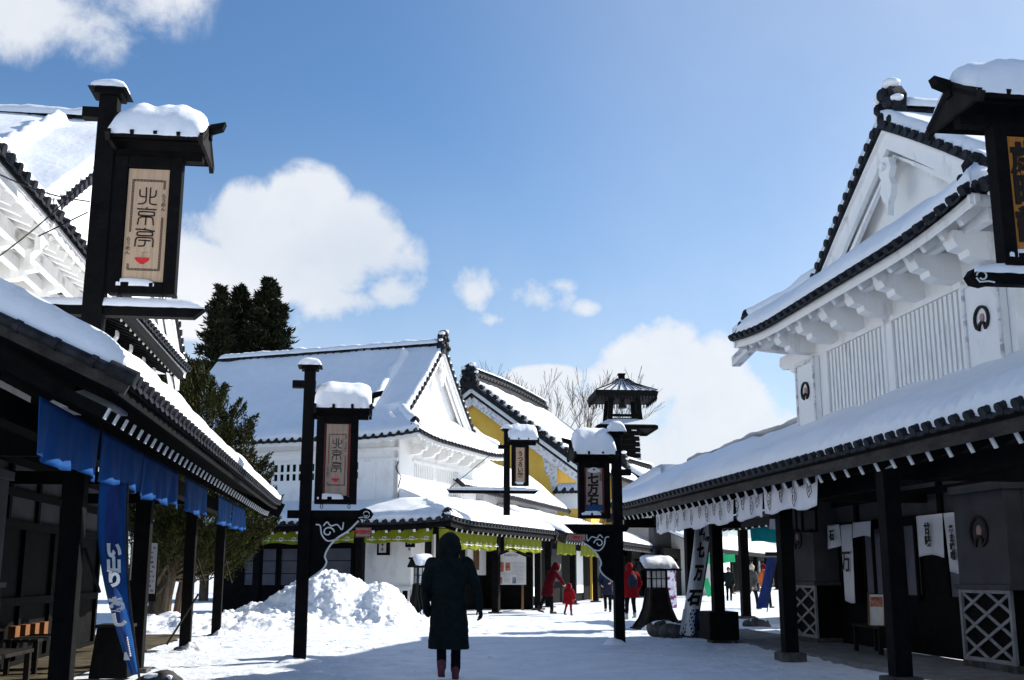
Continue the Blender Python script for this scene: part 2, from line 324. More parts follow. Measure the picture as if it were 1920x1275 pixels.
# ------------------------------------------------------------------ Japanese roofs
class Slope:
    """plan edge E0 + e*s (s 0..L), going inward inn*d (d 0..T); height h(d)."""
    def __init__(s, E0, e, inn, L, T, h, s0=lambda d: 0, s1=None, lift=(0, 0)):
        s.E0 = Vector(E0); s.e = Vector(e); s.inn = Vector(inn); s.L = L; s.T = T; s.h = h; s.s0 = s0; s.s1 = s1 or (lambda d: L); s.lift = lift
    def z(s, a, d):
        z = s.h(d)
        for k, l in enumerate(s.lift):
            if l:
                x = a if k == 0 else s.L - a
                z += l * max(0, 1 - x / 2.2) ** 2 * max(0, 1 - d / 1.5)
        return z
    def p(s, a, d, up=0):
        q = s.E0 + s.e * a + s.inn * d; return Vector((q.x, q.y, s.z(a, d) + up))
    def slab(s, name, m, root, t=.09, up=0, d0=0, ds=.5):
        mb = MB(); n = max(2, int((s.T - d0) / .45) + 1); k = max(2, int(s.L / ds) + 1)
        dv = [d0 + (s.T - d0) * i / n for i in range(n + 1)]; K = k + 1
        V = []
        for side in (0, 1):
            for d in dv:
                a0, a1 = s.s0(d), s.s1(d)
                if a1 < a0 + .02: a0 = a1 = (a0 + a1) / 2
                for i in range(K): V.append(s.p(a0 + (a1 - a0) * i / k, d, up - (t if side else 0)))
        Fs = []; NB = (n + 1) * K
        for side in (0, 1):
            for j in range(n):
                for i in range(k):
                    q = (side * NB + j * K + i, side * NB + j * K + i + 1, side * NB + (j + 1) * K + i + 1, side * NB + (j + 1) * K + i); Fs.append(q if side == 0 else q[::-1])
        for i in range(k): Fs.append((i, NB + i, NB + i + 1, i + 1)); a = n * K + i; Fs.append((a, a + 1, NB + a + 1, NB + a))
        for j in range(n): a = j * K; Fs.append((a, a + K, NB + a + K, NB + a)); a = j * K + k; Fs.append((a, NB + a, NB + a + K, a + K))
        mb.add(V, Fs); return mb.build(name, m, root, fixn=True)
    def tiles(s, root, pitch=.28, r=.055, over=.07, back=.3, name='eave_tiles', row2=True):
        mb = MB(); n = int(s.L / pitch)
        for i in range(n + 1):
            a = (s.L - n * pitch) / 2 + i * pitch
            p0 = s.p(a, -over, .035); p1 = s.p(a, back, .035)
            mb.tube([p0, p1], r, 8)
            mb.tube([p0 - (p1 - p0).normalized() * .012, p0 + (p1 - p0) * .06], r * 1.14, 10)
        # hanging pan tiles, a scalloped strip
        st = 6; cnt = n * st; v = []; f = []
        for i in range(cnt + 1):
            a = (s.L - n * pitch) / 2 + i * pitch / st; sag = math.sin(math.pi * (i % st) / st)
            a_ = min(a, s.L)
            v += [s.p(a_, -over + .01, .04 - .045 * sag), s.p(a_, -over + .01, .0 - .045 * sag), s.p(a_, .25, .035 - .045 * sag)]
        for i in range(cnt): b = i * 3; f += [(b, b + 1, b + 4, b + 3), (b, b + 3, b + 5, b + 2)]
        mb.add(v, f)
        return mb.build(name, 'tile', root, smooth=True, angle=50)
    def snow(s, root, th=.2, step=.14, d0=.0, seed=0, name='snow_cover', edges=(True, True), top=True, lip=.05, rip=.0, pitch=.28, dmax=None):
        T = dmax or s.T; nc = max(8, int(s.L / step)); ds = []; d = d0
        while d < T: ds.append(d); d += .035 if d < d0 + .2 else (.1 if d < d0 + .6 else max(step, .22))
        ds.append(T); V = []; Fs = []; K = nc + 1
        for d in ds:
            a0, a1 = s.s0(d), s.s1(d)
            if a1 < a0: a0 = a1 = (a0 + a1) / 2
            for i in range(K):
                a = a0 + (a1 - a0) * i / nc
                e = d - d0
                if edges[0]: e = min(e, (a - a0) * 1.0 + .0)
                if edges[1]: e = min(e, (a1 - a) * 1.0 + .0)
                if top: e = min(e, (T - d) * 1.2 + .12)
                q = min(1, max(0, e) / .28); pr = math.sqrt(max(0, 1 - (1 - q) ** 2))
                nz = noise.noise(Vector((a * .7 + seed * 9.1, d * .9, seed))) * .35 + noise.noise(Vector((a * 2.3 + seed, d * 2.5, 3.3 + seed))) * .14
                w = 0
                if d - d0 < .15: w = lip * (noise.noise(Vector((a * 3.1, seed * 2.0, 1))) + .5 * noise.noise(Vector((a * 9, seed * 2.0, 5)))) * (1 - (d - d0) / .15)
                if rip:
                    q2 = min(1, max(0, e + .07) / .28); pf = math.sqrt(max(0, 1 - (1 - q2) ** 2)); pr = max(pr, pf) if (e == d - d0) else pr
                    ph = (s.L - int(s.L / pitch) * pitch) / 2; pr *= 1 - min(.9, rip * 1.1) * (.5 + .5 * math.cos(2 * math.pi * (a - ph) / pitch)) ** 1.5 * max(0, 1 - (d - d0) / .22)
                V.append(s.p(a, d - w, .035 + th * pr * (1 + nz)))
        base = len(V)
        for j, d in enumerate(ds):
            a0, a1 = s.s0(d), s.s1(d)
            if a1 < a0: a0 = a1 = (a0 + a1) / 2
            for i in (0, nc): V.append(s.p(a0 if i == 0 else a1, d, -.02))
        for j in range(len(ds) - 1):
            for i in range(nc): Fs.append((j * K + i, j * K + i + 1, (j + 1) * K + i + 1, (j + 1) * K + i))
            Fs.append((j * K, (j + 1) * K, base + (j + 1) * 2, base + j * 2)); Fs.append((j * K + nc, base + j * 2 + 1, base + (j + 1) * 2 + 1, (j + 1) * K + nc))
        mb = MB(); mb.add(V, Fs)
        fb = [s.p(s.s0(d0) + (s.s1(d0) - s.s0(d0)) * i / nc, d0 + .02, -.01) for i in range(K)]
        b2 = len(mb.v); mb.add(fb, [])
        for i in range(nc): mb.f.append((i, b2 + i, b2 + i + 1, i + 1)); mb.mi.append(0)
        return mb.build(name, 'snow', root, smooth=True, angle=180)
    def rafters(s, root, wood='black_wood', tip='white_line', pitch=.42, w=.07, h=.10, d0=.12, d1=None, drop=.20, a0=.3, a1=None, name='rafter'):
        d1 = d1 or s.T; a1 = a1 or s.L - .3; mid = (a0 + a1) / 2
        z0 = s.h(d0); z1 = s.h(d1)
        mb = MB(); p = s.inn * d0; q = s.inn * d1
        P = Vector((p.x, p.y, z0 - drop)); Q = Vector((q.x, q.y, z1 - drop))
        mb.bar(P, Q, w, h); mb.cur = 1; dd = (Q - P).normalized()
        mb.bar(P - dd * .006, P + dd * .012, w + .004, h + .004); 
        n = int((a1 - a0) / pitch); first = None
        off = OFF[root.name]
        for i in range(n + 1):
            a = a0 + (a1 - a0 - n * pitch) / 2 + i * pitch; b = s.E0 + s.e * a
            lz = s.z(a, d0) - s.h(d0)
            if first is None:
                sv_ = OFF[root.name]; OFF[root.name] = Vector(); o = mb.build(name, [wood, tip], root); OFF[root.name] = sv_; first = o
            else: o = first.copy(); COL.objects.link(o)
            o.location = (b.x - off.x, b.y - off.y, lz - off.z)
        return first

def fascia(s, root, m='worn_dark_wood', d=.03, z0=-.17, z1=-.06, t=.05, name='eave_board', a0=0, a1=None):
    a1 = a1 or s.L; mb = MB(); n = max(2, int((a1 - a0) / .5)); v = []; f = []
    for i in range(n + 1):
        a = a0 + (a1 - a0) * i / n
        v += [s.p(a, d, z0), s.p(a, d + t, z0), s.p(a, d + t, z1), s.p(a, d, z1)]
    for i in range(n):
        b = i * 4
        for k in range(4): f.append((b + k, b + (k + 1) % 4, b + 4 + (k + 1) % 4, b + 4 + k))
    f += [(3, 2, 1, 0), (n * 4, n * 4 + 1, n * 4 + 2, n * 4 + 3)]
    mb.add(v, f); return mb.build(name, m, root)

def ridge(root, p, q, name='ridge', w=.26, h=.34, snow=.14, seed=1, oni=True, sag=0, onir=1.0, tilecaps=True, caps=.33):
    """layered tile ridge from p to q, oni tile at p"""
    p = Vector(p); q = Vector(q); d = (q - p); L = d.length; d.normalize(); side = d.cross(Vector((0, 0, 1))).normalized()
    mb = MB(); up = side.cross(d)
    def bent(t, u_, s_):
        c = p + d * (L * t) + up * u_ + side * s_; c.z -= sag * math.sin(math.pi * t); return c
    n = max(2, int(L / .6))
    for (u0, u1, ww) in ((0, .45 * h, w), (.45 * h, .55 * h, w * 1.25), (.55 * h, .85 * h, w * .8)):
        for i in range(n):
            a, b = i / n, (i + 1) / n
            v = [bent(a, u0, -ww / 2), bent(a, u0, ww / 2), bent(b, u0, ww / 2), bent(b, u0, -ww / 2), bent(a, u1, -ww / 2), bent(a, u1, ww / 2), bent(b, u1, ww / 2), bent(b, u1, -ww / 2)]
            mb.add(v, [(0, 3, 2, 1), (4, 5, 6, 7), (0, 1, 5, 4), (1, 2, 6, 5), (2, 3, 7, 6), (3, 0, 4, 7)])
    mb.tube([bent(i / n, .88 * h, 0) for i in range(n + 1)], .085, 8)
    if tilecaps:
        k = int(L / caps)
        for i in range(k + 1):
            t = (i + .3) / (k + 1); mb.tube([bent(t, .86 * h, 0), bent(t + .07 / L, .86 * h, 0)], .115, 10)
            mb.tube([bent(t, .5 * h, -w * .72), bent(t, .5 * h, w * .72)], .05, 8)
    r = mb.build(name, 'tile', root, smooth=True, angle=35)
    if oni:
        m2 = MB(); r_ = onir
        pl = [(-.30, -.18), (-.36, .05), (-.26, .22), (-.30, .42), (-.16, .60), (0, .68), (.16, .60), (.30, .42), (.26, .22), (.36, .05), (.30, -.18)]
        fn = lambda a, b, t: p + side * (a * r_) + Vector((0, 0, 1)) * (b * r_) + Vector((d.x, d.y, 0)).normalized() * (t)
        m2.prism(pl, fn, -.16 * r_, .04)
        for (a, b, rr) in ((-.14, .33, .10), (.14, .33, .10), (0, .12, .13), (0, .5, .11), (-.24, .02, .11), (.24, .02, .11)):
            c = fn(a, b, -.17 * r_); m2.ball(c, rr * r_, 8, 5)
        o2 = m2.build('ridge_end_tile', 'tile', root, smooth=True, angle=35)
        if onir > .8:
            m4 = MB()
            for (a, b, rr) in ((-.2, .52, .13), (.12, .64, .14), (.26, .36, .10), (-.3, .26, .09)):
                c = fn(a, b, -.10 * r_); m4.ball(c, rr * r_, 8, 5, (1, 1, .55))
            m4.build('snow_patches', 'snow', o2, smooth=True, angle=180)['kind'] = 'stuff'
    if snow:
        m3 = MB(); V = []; Fs = []; n2 = max(4, int(L / .12)); prof = [(-.5, -.15), (-.52, .15), (-.36, .6), (0, .85), (.36, .6), (.52, .15), (.5, -.15)]
        for i in range(n2 + 1):
            t = i / n2; e = min(1, min(t, 1 - t) * L / .15) ** .5; f_ = 1 + .5 * noise.noise(Vector((t * L * 1.8, seed, 0))) + .2 * noise.noise(Vector((t * L * 6, seed, 4)))
            for (x, y) in prof: V.append(bent(t, h * .93 + snow * y * f_ * e, x * w * 1.25 * (.6 + .4 * e) * (1 + .1 * f_)))
        k = len(prof)
        for i in range(n2):
            for j in range(k - 1): Fs.append((i * k + j, i * k + j + 1, (i + 1) * k + j + 1, (i + 1) * k + j))
        Fs += [tuple(range(k)), tuple(n2 * k + j for j in range(k - 1, -1, -1))]
        m3.add(V, Fs); m3.build('ridge_snow', 'snow', root, smooth=True, angle=180)
    return r

def irimoya(root, a0, a1, b0, b1, ze, k1, k2, g, ov=.4, snow=.2, wmat='white_paint', soff='white_paint', tipm='white_paint', raft='white_paint', step=.2, seed=1,
            near=True, far=True, lift=.18, pitch=.28, bay=None, desc=1.25, barge='white_paint', onir=1.0, rafters=True, gsnow=True, raftpitch=.45, rback=.1, rh=.34):
    """hip-and-gable roof: eaves a0..a1, gable at depth g facing the street (-b), ridge along b"""
    ac = (a0 + a1) / 2; HW = ac - a0
    h = lambda d: ze + k1 * d + k2 * d * d
    zr = h(HW)
    fro = Slope((a0, b0), (1, 0), (0, 1), a1 - a0, g - b0, h, lambda d: d, lambda d: a1 - a0 - d, (lift, lift))
    sN = Slope((a0, b0), (0, 1), (1, 0), b1 - b0, HW, h, lambda d: min(d, g - ov - b0), None, (lift, 0))
    sF = Slope((a1, b0), (0, 1), (-1, 0), b1 - b0, HW, h, lambda d: min(d, g - ov - b0), None, (lift, 0))
    for k, s in enumerate((fro, sN, sF)):
        s.slab('roof', 'tile', root, .06, 0)
        if s is not fro: s.slab('soffit', soff, root, .04, -.065, .02)
        else: s.slab('soffit', soff, root, .04, -.065, .02)
        if (s is sN and not near) or (s is sF and not far): s.snow(root, snow, .4, .02, seed + k); continue
        s.tiles(root, pitch)
        s.snow(root, snow, step, .0, seed + k, edges=(s is not fro and False, False), lip=.06, rip=.25, pitch=pitch)
        fascia(s, root, wmat, .04, -.21, -.10, .06)
        if rafters and not (s is sF): s.rafters(root, raft, tipm, raftpitch, .085, .10, .14, min(g - b0, 1.35) if s is fro else .95, .26, .45, (a1 - a0 - .45) if s is fro else min(s.L - .3, 8))
    # gable wall, bargeboards, verge tiles
    hg = h(g - b0)
    mb = MB(); n = 14
    prof = [(a0 + (g - b0) + .05 + (HW - (g - b0) - .05) * i / n) for i in range(n + 1)]
    top = [(a, h(a - a0) - .05) for a in prof]; top += [(2 * ac - a, z) for a, z in reversed(top[:-1])]
    pl = [(top[0][0], hg - .25)] + top + [(top[-1][0], hg - .25)]
    mb.prism(pl, lambda p_, q_, t: (p_, t, q_), g - .02, g + .1)
    gw = mb.build('gable_wall', 'plaster' if wmat == 'white_paint' else wmat, root)
    for sgn in (1, -1):
        for (y0, w0, w1, nm) in ((g - ov + .06, .02, .42, 'bargeboard'), (g - ov + .16, .40, .58, 'inner_bargeboard')):
            mb = MB(); V = []; Fs = []
            st = [a0 + (g - ov - b0) + (HW - (g - ov - b0)) * i / n for i in range(n + 1)]
            for a in st:
                z = h(a - a0) - .05; x = a if sgn == 1 else 2 * ac - a
                f2 = 1 - .25 * (a - st[0]) / (st[-1] - st[0])
                V += [(x, y0, z - w0), (x, y0 + .07, z - w0), (x, y0 + .07, z - w1 * f2), (x, y0, z - w1 * f2)]
            for i in range(n):
                for q in range(4): Fs.append((i * 4 + q, i * 4 + (q + 1) % 4, i * 4 + 4 + (q + 1) % 4, i * 4 + 4 + q))
            Fs += [(0, 1, 2, 3), (n * 4 + 3, n * 4 + 2, n * 4 + 1, n * 4)]
            mb.add(V, Fs); mb.build(nm, barge, root)
        # verge roll tiles
        mb = MB(); dd = g - ov - b0 + .05; ms = MB()
        while dd < HW - .12:
            x = a0 + dd if sgn == 1 else 2 * ac - (a0 + dd); z = h(dd)
            mb.tube([(x, g - ov - .06, z + .05), (x, g - ov + .34, z + .07)], .056, 8); mb.tube([(x, g - ov - .08, z + .05), (x, g - ov - .04, z + .05)], .068, 10)
            if gsnow and random.random() < .85: ms.ball((x, g - ov + .12, z + .13), .13, 8, 5, (1.1, 1.4, .6))
            dd += .215
        nn_ = 12; q_ = [(a0 + (g - ov - b0) + (HW - (g - ov - b0)) * i / nn_) for i in range(nn_ + 1)]
        for i in range(nn_):
            xa, xb = [(v_ if sgn == 1 else 2 * ac - v_) for v_ in (q_[i], q_[i + 1])]; mb.bar((xa, g - ov + .0, h(q_[i] - a0) - .0), (xb, g - ov + .0, h(q_[i + 1] - a0) - .0), .10, .07)
        mb.build('verge_tiles', 'tile', root, smooth=True, angle=40)
        if gsnow: ms.build('verge_snow', 'snow', root, smooth=True, angle=180)['kind'] = 'stuff'
        # descending ridge set back from the verge, and the hip ridge
        if desc:
            dt = g - b0 - .2; xx = lambda dd_: a0 + dd_ if sgn == 1 else 2 * ac - (a0 + dd_)
            pts_d = [dt, (dt + HW) / 2, HW - .25]
            ridge(root, (xx(dt), g - ov + desc, h(dt) + .02), (xx(HW - .2), g - ov + desc, h(HW - .2)), 'descending_ridge', .22, .15, .30, seed + 3 + sgn, True, .0, .55 * onir)
        xx = lambda dd_: a0 + dd_ if sgn == 1 else 2 * ac - (a0 + dd_)
        zc = fro.z(.25, .25)
        ridge(root, (xx(.25), b0 + .25, zc + .02), (xx(g - b0 - .1), g - .1, h(g - b0 - .1)), 'hip_ridge', .22, .20, .22, seed + 7 + sgn, True, .06, .5 * onir)
    # carved pendant under the apex
    mb = MB()
    pl = [(0, .0), (.14, -.05), (.20, -.22), (.12, -.34), (.19, -.5), (.13, -.66), (.05, -.72), (.0, -.92), (-.05, -.72), (-.13, -.66), (-.19, -.5), (-.12, -.34), (-.20, -.22), (-.14, -.05)]
    mb.prism([(ac + x * 1.0, zr - .50 + y) for x, y in pl], XZ, g - ov + .0, g - ov + .10)
    mb.tube([(ac, g - ov - .06, zr - .66), (ac, g - ov, zr - .66)], .07, 6)
    mb.build('gable_pendant', wmat, root)
    ridge(root, (ac, g - ov + rback, zr - .02), (ac, b1, zr - .02), 'main_ridge', .34, rh, .22, seed + 11, True, .0, onir)
    return h, fro, sN, sF

def crest(root, c, r, ax=(1, 0, 0), nrm=(0, -1, 0)):
    """fan-shaped crest ring with a red dot, on a wall facing nrm"""
    ax = Vector(ax); nrm = Vector(nrm); c = Vector(c); Zv = Vector((0, 0, 1))
    fn = lambda p, q, t: c + ax * p + Zv * q + nrm * t
    mb = MB(); pts = []
    for i in range(15):
        a = R(-38 + 256 * i / 14); pts.append((r * math.cos(a), r * math.sin(a) * 1.0))
    pts = [(.35 * r, -.42 * r), (.45 * r, -.85 * r)] + pts + [(-.45 * r, -.85 * r), (-.35 * r, -.42 * r), (0, -.25 * r), (.35 * r, -.42 * r)]
    mb.ribbon(pts, r * .2, fn, .0, .03)
    mb.build('crest', 'ink', root)
    mb = MB(); pts = [(.30 * r * math.cos(R(a)), .1 * r + .36 * r * math.sin(R(a))) for a in range(0, 360, 30)]
    mb.prism(pts, fn, .0, .012); mb.build('crest_emblem', 'faded_red', root)

# ================================================================== SETTING
def ground_h(x, y):
    d = noise.noise(Vector((x * .25, y * .25, 0))) * .045 + noise.noise(Vector((x * 1.1, y * 1.1, 2))) * .018 + noise.noise(Vector((x * 4, y * 4, 5))) * .008
    # soft ruts and trodden track
    d += .012 * math.sin(y * 2.1 + 1.5 * noise.noise(Vector((x * .3, y * .3, 9))))
    if -8 < x < 7 and 12 < y < 36:
        v = noise.voronoi(Vector((x * 1.9 + .4 * noise.noise(Vector((x, y, 0))), y * 1.25, 0)))[0][0]; m = max(0, min(1, .8 + 1.6 * noise.noise(Vector((x * .3, y * .3, 21)))))
        d -= max(0, .32 - v) * .30 * m; d += max(0, .10 - abs(v - .36)) * .20 * m
    return d
def build_ground():
    xs = [-400, -150, -60, -30, -20] + lin(-14, -9, 30) + lin(-8.93, 8, 240) + lin(8.15, 14, 36) + [20, 30, 60, 150, 400]
    ys = [-60, -10, 2, 8] + lin(11, 13, 14) + lin(13.07, 32, 270) + lin(32.1, 42, 80) + lin(43, 80, 60) + [100, 150, 300, 900]
    mb = MB(); mb.grid(lambda x, y: (x, y, ground_h(x, y) if (abs(x) < 20 and y < 90) else -.02), xs, ys)
    tag(mb.build('snow_ground', 'ground_snow', smooth=True, angle=180), kind='structure')
    # trampled crumbs of snow along the track edges
    mb = MB()
    for i in range(160):
        x = random.uniform(-7, 6); y = random.uniform(15, 36)
        dens = .5 + .9 * noise.noise(Vector((x * .35, y * .5, 7)))
        if random.random() > dens: continue
        r = random.uniform(.008, .026); mb.ball((x, y, ground_h(x, y) + r * .2), r, 6, 4, (random.uniform(.8, 1.6), random.uniform(.8, 1.6), .6))
    tag(mb.build('snow_crumbs', 'pile_snow', smooth=True, angle=180), 'crumbs of loose snow scattered over the trodden street', 'snow', kind='stuff')
    # bare earth under the left arcade, paving under the right arcade
    def patch(name, m, u0, u1, n0, n1, z, cut=0):
        mb = MB(); us = lin(u0, u1, 90); ns = lin(n0, n1, 24)
        def f(u, n):
            p = W(u, n); zz = z + .012 * noise.noise(Vector((p.x * 3, p.y * 3, 1)))
            e = min(abs(n - n0), abs(n - n1), abs(u - u0), abs(u - u1))
            if cut: e += .5 * noise.noise(Vector((p.x * .9, p.y * .9, 4))) + .2
            return Vector((p.x, p.y, ground_h(p.x, p.y) * .4 + zz - (0.16 if e < .05 else 0)))
        mb.grid(f, us, ns); tag(mb.build(name, m, smooth=True, angle=180), kind='structure')
    patch('bare_ground', 'mud', 6, 26.2, -8, -3.7, .045, 1)
    patch('arcade_paving', 'paving', 3, 27, 7.35, 9.3, .05)
build_ground()

# ================================================================== LEFT ARCADE BUILDING
def W_left(a, b, z=0): return W(a, -b, z)
LB = empty('arcade_shop_building', W_left(9.16, 1.94), R(90 - YAW), (9.16, 1.94, 0), 'nearest building on the left, dark posts under a thick snowy roof, white upper storey', 'shop building')
def wall_panels(root, b, a0, a1, z0, z1, n, frame='black_wood', panel='shadow_plaster', d=.12, rows=(.5,), name='wall'):
    mb = MB(); mb.box(a0, a1, b + .03, b + d, z0, z1); mb.build(name, panel, root)
    mb = MB(); w = .12
    for i in range(n + 1):
        a = a0 + (a1 - a0) * i / n; mb.box(a - w / 2, a + w / 2, b - .03, b + .025, z0, z1)
    for r in (0,) + tuple(rows) + (1,):
        z = z0 + (z1 - z0) * r; mb.box(a0, a1, b - .045, b - .032, z - w / 2, z + w / 2)
    mb.build('wall_frame', frame, root)
def pilaster(root, a0, a1, b, zt, ztop, deep=.5, round_crest=False, m='shadow_plaster', line='white_paint', cz=None, cr=.2, nd=2):
    p = MB(); p.box(a0, a1, b, b + deep, zt, ztop - .12); p.box(a0 - .05, a1 + .05, b - .05, b + deep, ztop - .12, ztop); p.box(a0 - .06, a1 + .06, b - .06, b + deep, zt - .07, zt)
    o = p.build('pilaster', m, root, bevel=.01)
    q = MB(); q.box(a0 + .02, a1 - .02, b + .03, b + deep, .14, zt - .07); q.build('lattice_backing', 'black_wood', o)
    q = MB(); q.box(a0 - .03, a1 + .03, b - .02, b + deep, 0, .14); q.build('plinth', 'stone', o)
    l = MB(); w = .06; z0, z1 = .16, zt - .09
    for x in (a0 + .03, a1 - .03): l.box(x - w / 2, x + w / 2, b - .025, b + .02, z0, z1)
    for z in (z0, z1): l.box(a0, a1, b - .02, b + .015, z - w / 2, z + w / 2)
    nn = nd; cw = (a1 - a0) / nn; k = 3; ch = (z1 - z0) / k
    for i in range(nn):
        for j in range(k):
            x = a0 + cw * i; z = z0 + ch * j
            l.bar((x, b + .0, z), (x + cw, b + .0, z + ch), .045, .02, (0, 1, 0)); l.bar((x, b + .007, z + ch), (x + cw, b + .007, z), .045, .02, (0, 1, 0))
    # the side facing the camera
    l.build('lattice', line, o)
    if cz: crest(o, ((a0 + a1) / 2, b - .004, cz), cr)
    return o
def post(root, a, b, z0, z1, w=.2, m='black_wood', snowfoot=0, base=True):
    p = MB(); p.box(a - w / 2, a + w / 2, b - w / 2, b + w / 2, z0, z1); o = p.build('post', m, root, bevel=.012)
    if base:
        q = MB(); q.box(a - w * .9, a + w * .9, b - w * .9, b + w * .9, -.05, z0 + .02); q.build('post_base', 'stone', o, bevel=.02)
    if snowfoot:
        q = MB()
        def f_(x, y): e = math.hypot(x / .34, y / .38); l = noise.noise(Vector((x * 6 + a, y * 6, 1))) * .5 + noise.noise(Vector((x * 15 + a, y * 15, 1))) * .25; return (a + x, b - .12 + y, max(-.03, .20 * snowfoot * math.exp(-2.2 * e * e) * (1 + l) - .02 + .02 * l * (e < 1.2)))
        q.grid(f_, lin(-.42, .42, 26), lin(-.46, .46, 26)); s = q.build('snow_heap', 'pile_snow', o, smooth=True, angle=180)
    return o

def build_left():
    r = LB; h = lambda d: 2.9 + .44 * d + .01 * d * d
    s = Slope((9.16, 1.94), (1, 0), (0, 1), 17.5, 2.95, h, None or (lambda d: 0), None, (0, .06))
    s.slab('lower_roof', 'tile', r, .06, 0); s.slab('soffit', 'black_wood', r, .04, -.065, .02)
    s.tiles(r, .27, .05, .06); s.snow(r, .27, .10, -.03, 3, edges=(False, True), lip=.03, rip=.25, pitch=.27)
    fascia(s, r, 'black_wood', .02, -.16, -.06, .05)
    s.rafters(r, 'black_wood', 'white_line', .36, .05, .095, .20, 2.9, .33, .35, 17.2)
    # verge (end of the roof nearest the camera): rolled tiles and board
    mb = MB(); v = [];
    mb.bar(s.p(.02, -.05, -.07), s.p(.02, 2.9, -.07), .05, .13); mb.build('bargeboard', 'worn_dark_wood', r)
    mb = MB()
    mb.tube([s.p(-.03, -.08 + .3 * k, .01) for k in range(11)], .045, 10)
    for k in range(10): mb.tube([s.p(-.03, .2 + .3 * k, .01), s.p(-.03, .24 + .3 * k, .01)], .055, 10)
    mb.tube([s.p(-.03, -.12, .02), s.p(-.03, .1, .02)], .065, 12)
    mb.build('verge_tiles', 'tile', r, smooth=True)
    mb = MB(); mb.bar(s.p(17.45, -.08, -.16), s.p(17.45, 2.9, -.16), .06, .34); mb.build('end_board', 'black_wood', r)
    # beams and posts
    mb = MB(); mb.box(9.2, 26.4, 3.0, 3.2, 2.62, 2.86); mb.build('beam', 'black_wood', r)
    for a in (12.75, 16.75, 21.35, 25.75): post(r, a, 3.1, .05, 2.64, .22 if a < 20 else .19, snowfoot=(.9 if a > 20 else 0))
    for a in (12.75, 21.35, 25.75):
        mb = MB(); mb.bar((a + .1, 2.98, 1.62), (a + .42, 2.86, 1.15), .025, .025); mb.build('banner_pole_holder', 'dark_wood', r)
    for a in (12.75, 16.75, 21.35): mb = MB(); mb.box(a - .06, a + .06, 3.2, 5.0, 2.6, 2.78); mb.build('tie_beam', 'black_wood', r)
    # ground-floor wall
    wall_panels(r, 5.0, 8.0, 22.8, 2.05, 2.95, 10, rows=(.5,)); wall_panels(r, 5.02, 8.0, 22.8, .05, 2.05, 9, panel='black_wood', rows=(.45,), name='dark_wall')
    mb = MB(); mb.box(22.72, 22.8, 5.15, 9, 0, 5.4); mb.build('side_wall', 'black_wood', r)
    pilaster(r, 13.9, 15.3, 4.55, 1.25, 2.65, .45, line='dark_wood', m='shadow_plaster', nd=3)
    mb = MB(); c = (14.6, 4.53, 1.95); mb.tube([(c[0], 4.50, c[2]), (c[0], 4.55, c[2])], .28, 24); mb.build('round_crest', 'ink', r)
    # door curtain (part of the shop front) and shelf of orange goods
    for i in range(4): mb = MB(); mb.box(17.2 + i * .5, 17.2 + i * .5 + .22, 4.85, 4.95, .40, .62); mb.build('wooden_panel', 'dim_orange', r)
    # upper storey
    irimoya(r, 13.6, 24.4, 3.82, 13.5, 5.6, .60, .0, 4.2, .30, .24, tipm='white_paint', far=False, seed=21, lift=.04, rafters=False, step=.14, desc=1.35, onir=.6, rback=.5, rh=.26)
    fn_ = Slope((8.6, 3.82), (1, 0), (0, 1), 5.1, 1.2, lambda d: 5.6 + .3 * d); fn_.slab('upper_roof', 'tile', r, .06); fn_.slab('soffit', 'white_paint', r, .04, -.065, .02); fn_.tiles(r, .28); fn_.snow(r, .22, .12, 0, 33, edges=(False, False), lip=.06, rip=.25); fascia(fn_, r, 'white_paint', .04, -.21, -.10, .06)
    fs = Slope((9.4, 3.82), (1, 0), (0, 1), 14.6, 1.1, lambda d: 5.6 + .375 * d, lambda d: 0)
    fs.rafters(r, 'white_paint', 'white_paint', .38, .09, .11, .14, 1.3, .24, .3, 7.8)
    fs.rafters(r, 'black_wood', 'white_line', .38, .08, .10, .14, 1.3, .24, 8.2, 14.4)
    mb = MB(); a0 = 17.35; mb.bar(((a0 + 24) / 2, 3.86, 5.48), ((a0 + 24) / 2, 5.1, 5.93), 24 - a0, .05); mb.box(a0, 23.98, 3.83, 3.93, 5.36, 5.50); mb.build('dark_soffit', 'black_wood', r)
    mb = MB(); mb.box(9, 17.35, 4.25, 4.35, 5.28, 5.46); mb.box(9, 17.35, 4.5, 4.6, 5.2, 5.34); mb.build('eave_moulding', 'white_paint', r)
    mb = MB(); mb.box(9.3, 17.3, 4.95, 5.1, 3.7, 5.9); mb.box(14.4, 14.5, 5.1, 12, 3.7, 5.8); mb.box(9.3, 9.4, 5.1, 12, 3.7, 5.8); mb.build('upper_wall', 'plaster', r)
    mb = MB(); mb.box(17.3, 23.0, 4.95, 5.1, 3.7, 5.75); mb.build('dark_upper_wall', 'black_wood', r)
    for a in (10.4, 11.5, 12.6, 13.7, 14.8, 15.9, 17.0): bracket(r, a, 4.95, 5.42, 'white_paint')
    for a in (18.2, 19.4, 20.6, 21.8, 22.9): bracket(r, a, 4.95, 5.42, 'black_wood', True)
def bracket(r, a, b, z, m, edge=False, d=.7, t=.16):
    """cantilever eave bracket: a beam end with a curled lower edge"""
    pl = [(b, z), (b - d, z), (b - d, z - .10), (b - d + .05, z - .2), (b - d + .18, z - .23), (b - d + .2, z - .30), (b - d + .30, z - .34), (b, z - .36)]
    mb = MB(); mb.prism(pl, YZ, a - t / 2, a + t / 2); o = mb.build('bracket', m, r)
    if edge:
        mb = MB(); mb.ribbon([(b - d - .012, z - .02), (b - d - .012, z - .11), (b - d + .05, z - .22), (b - d + .17, z - .25)], .03, YZ, a - t / 2 - .004, a + t / 2 + .004); mb.build('white_edge', 'white_line', o)
    return o
build_left()

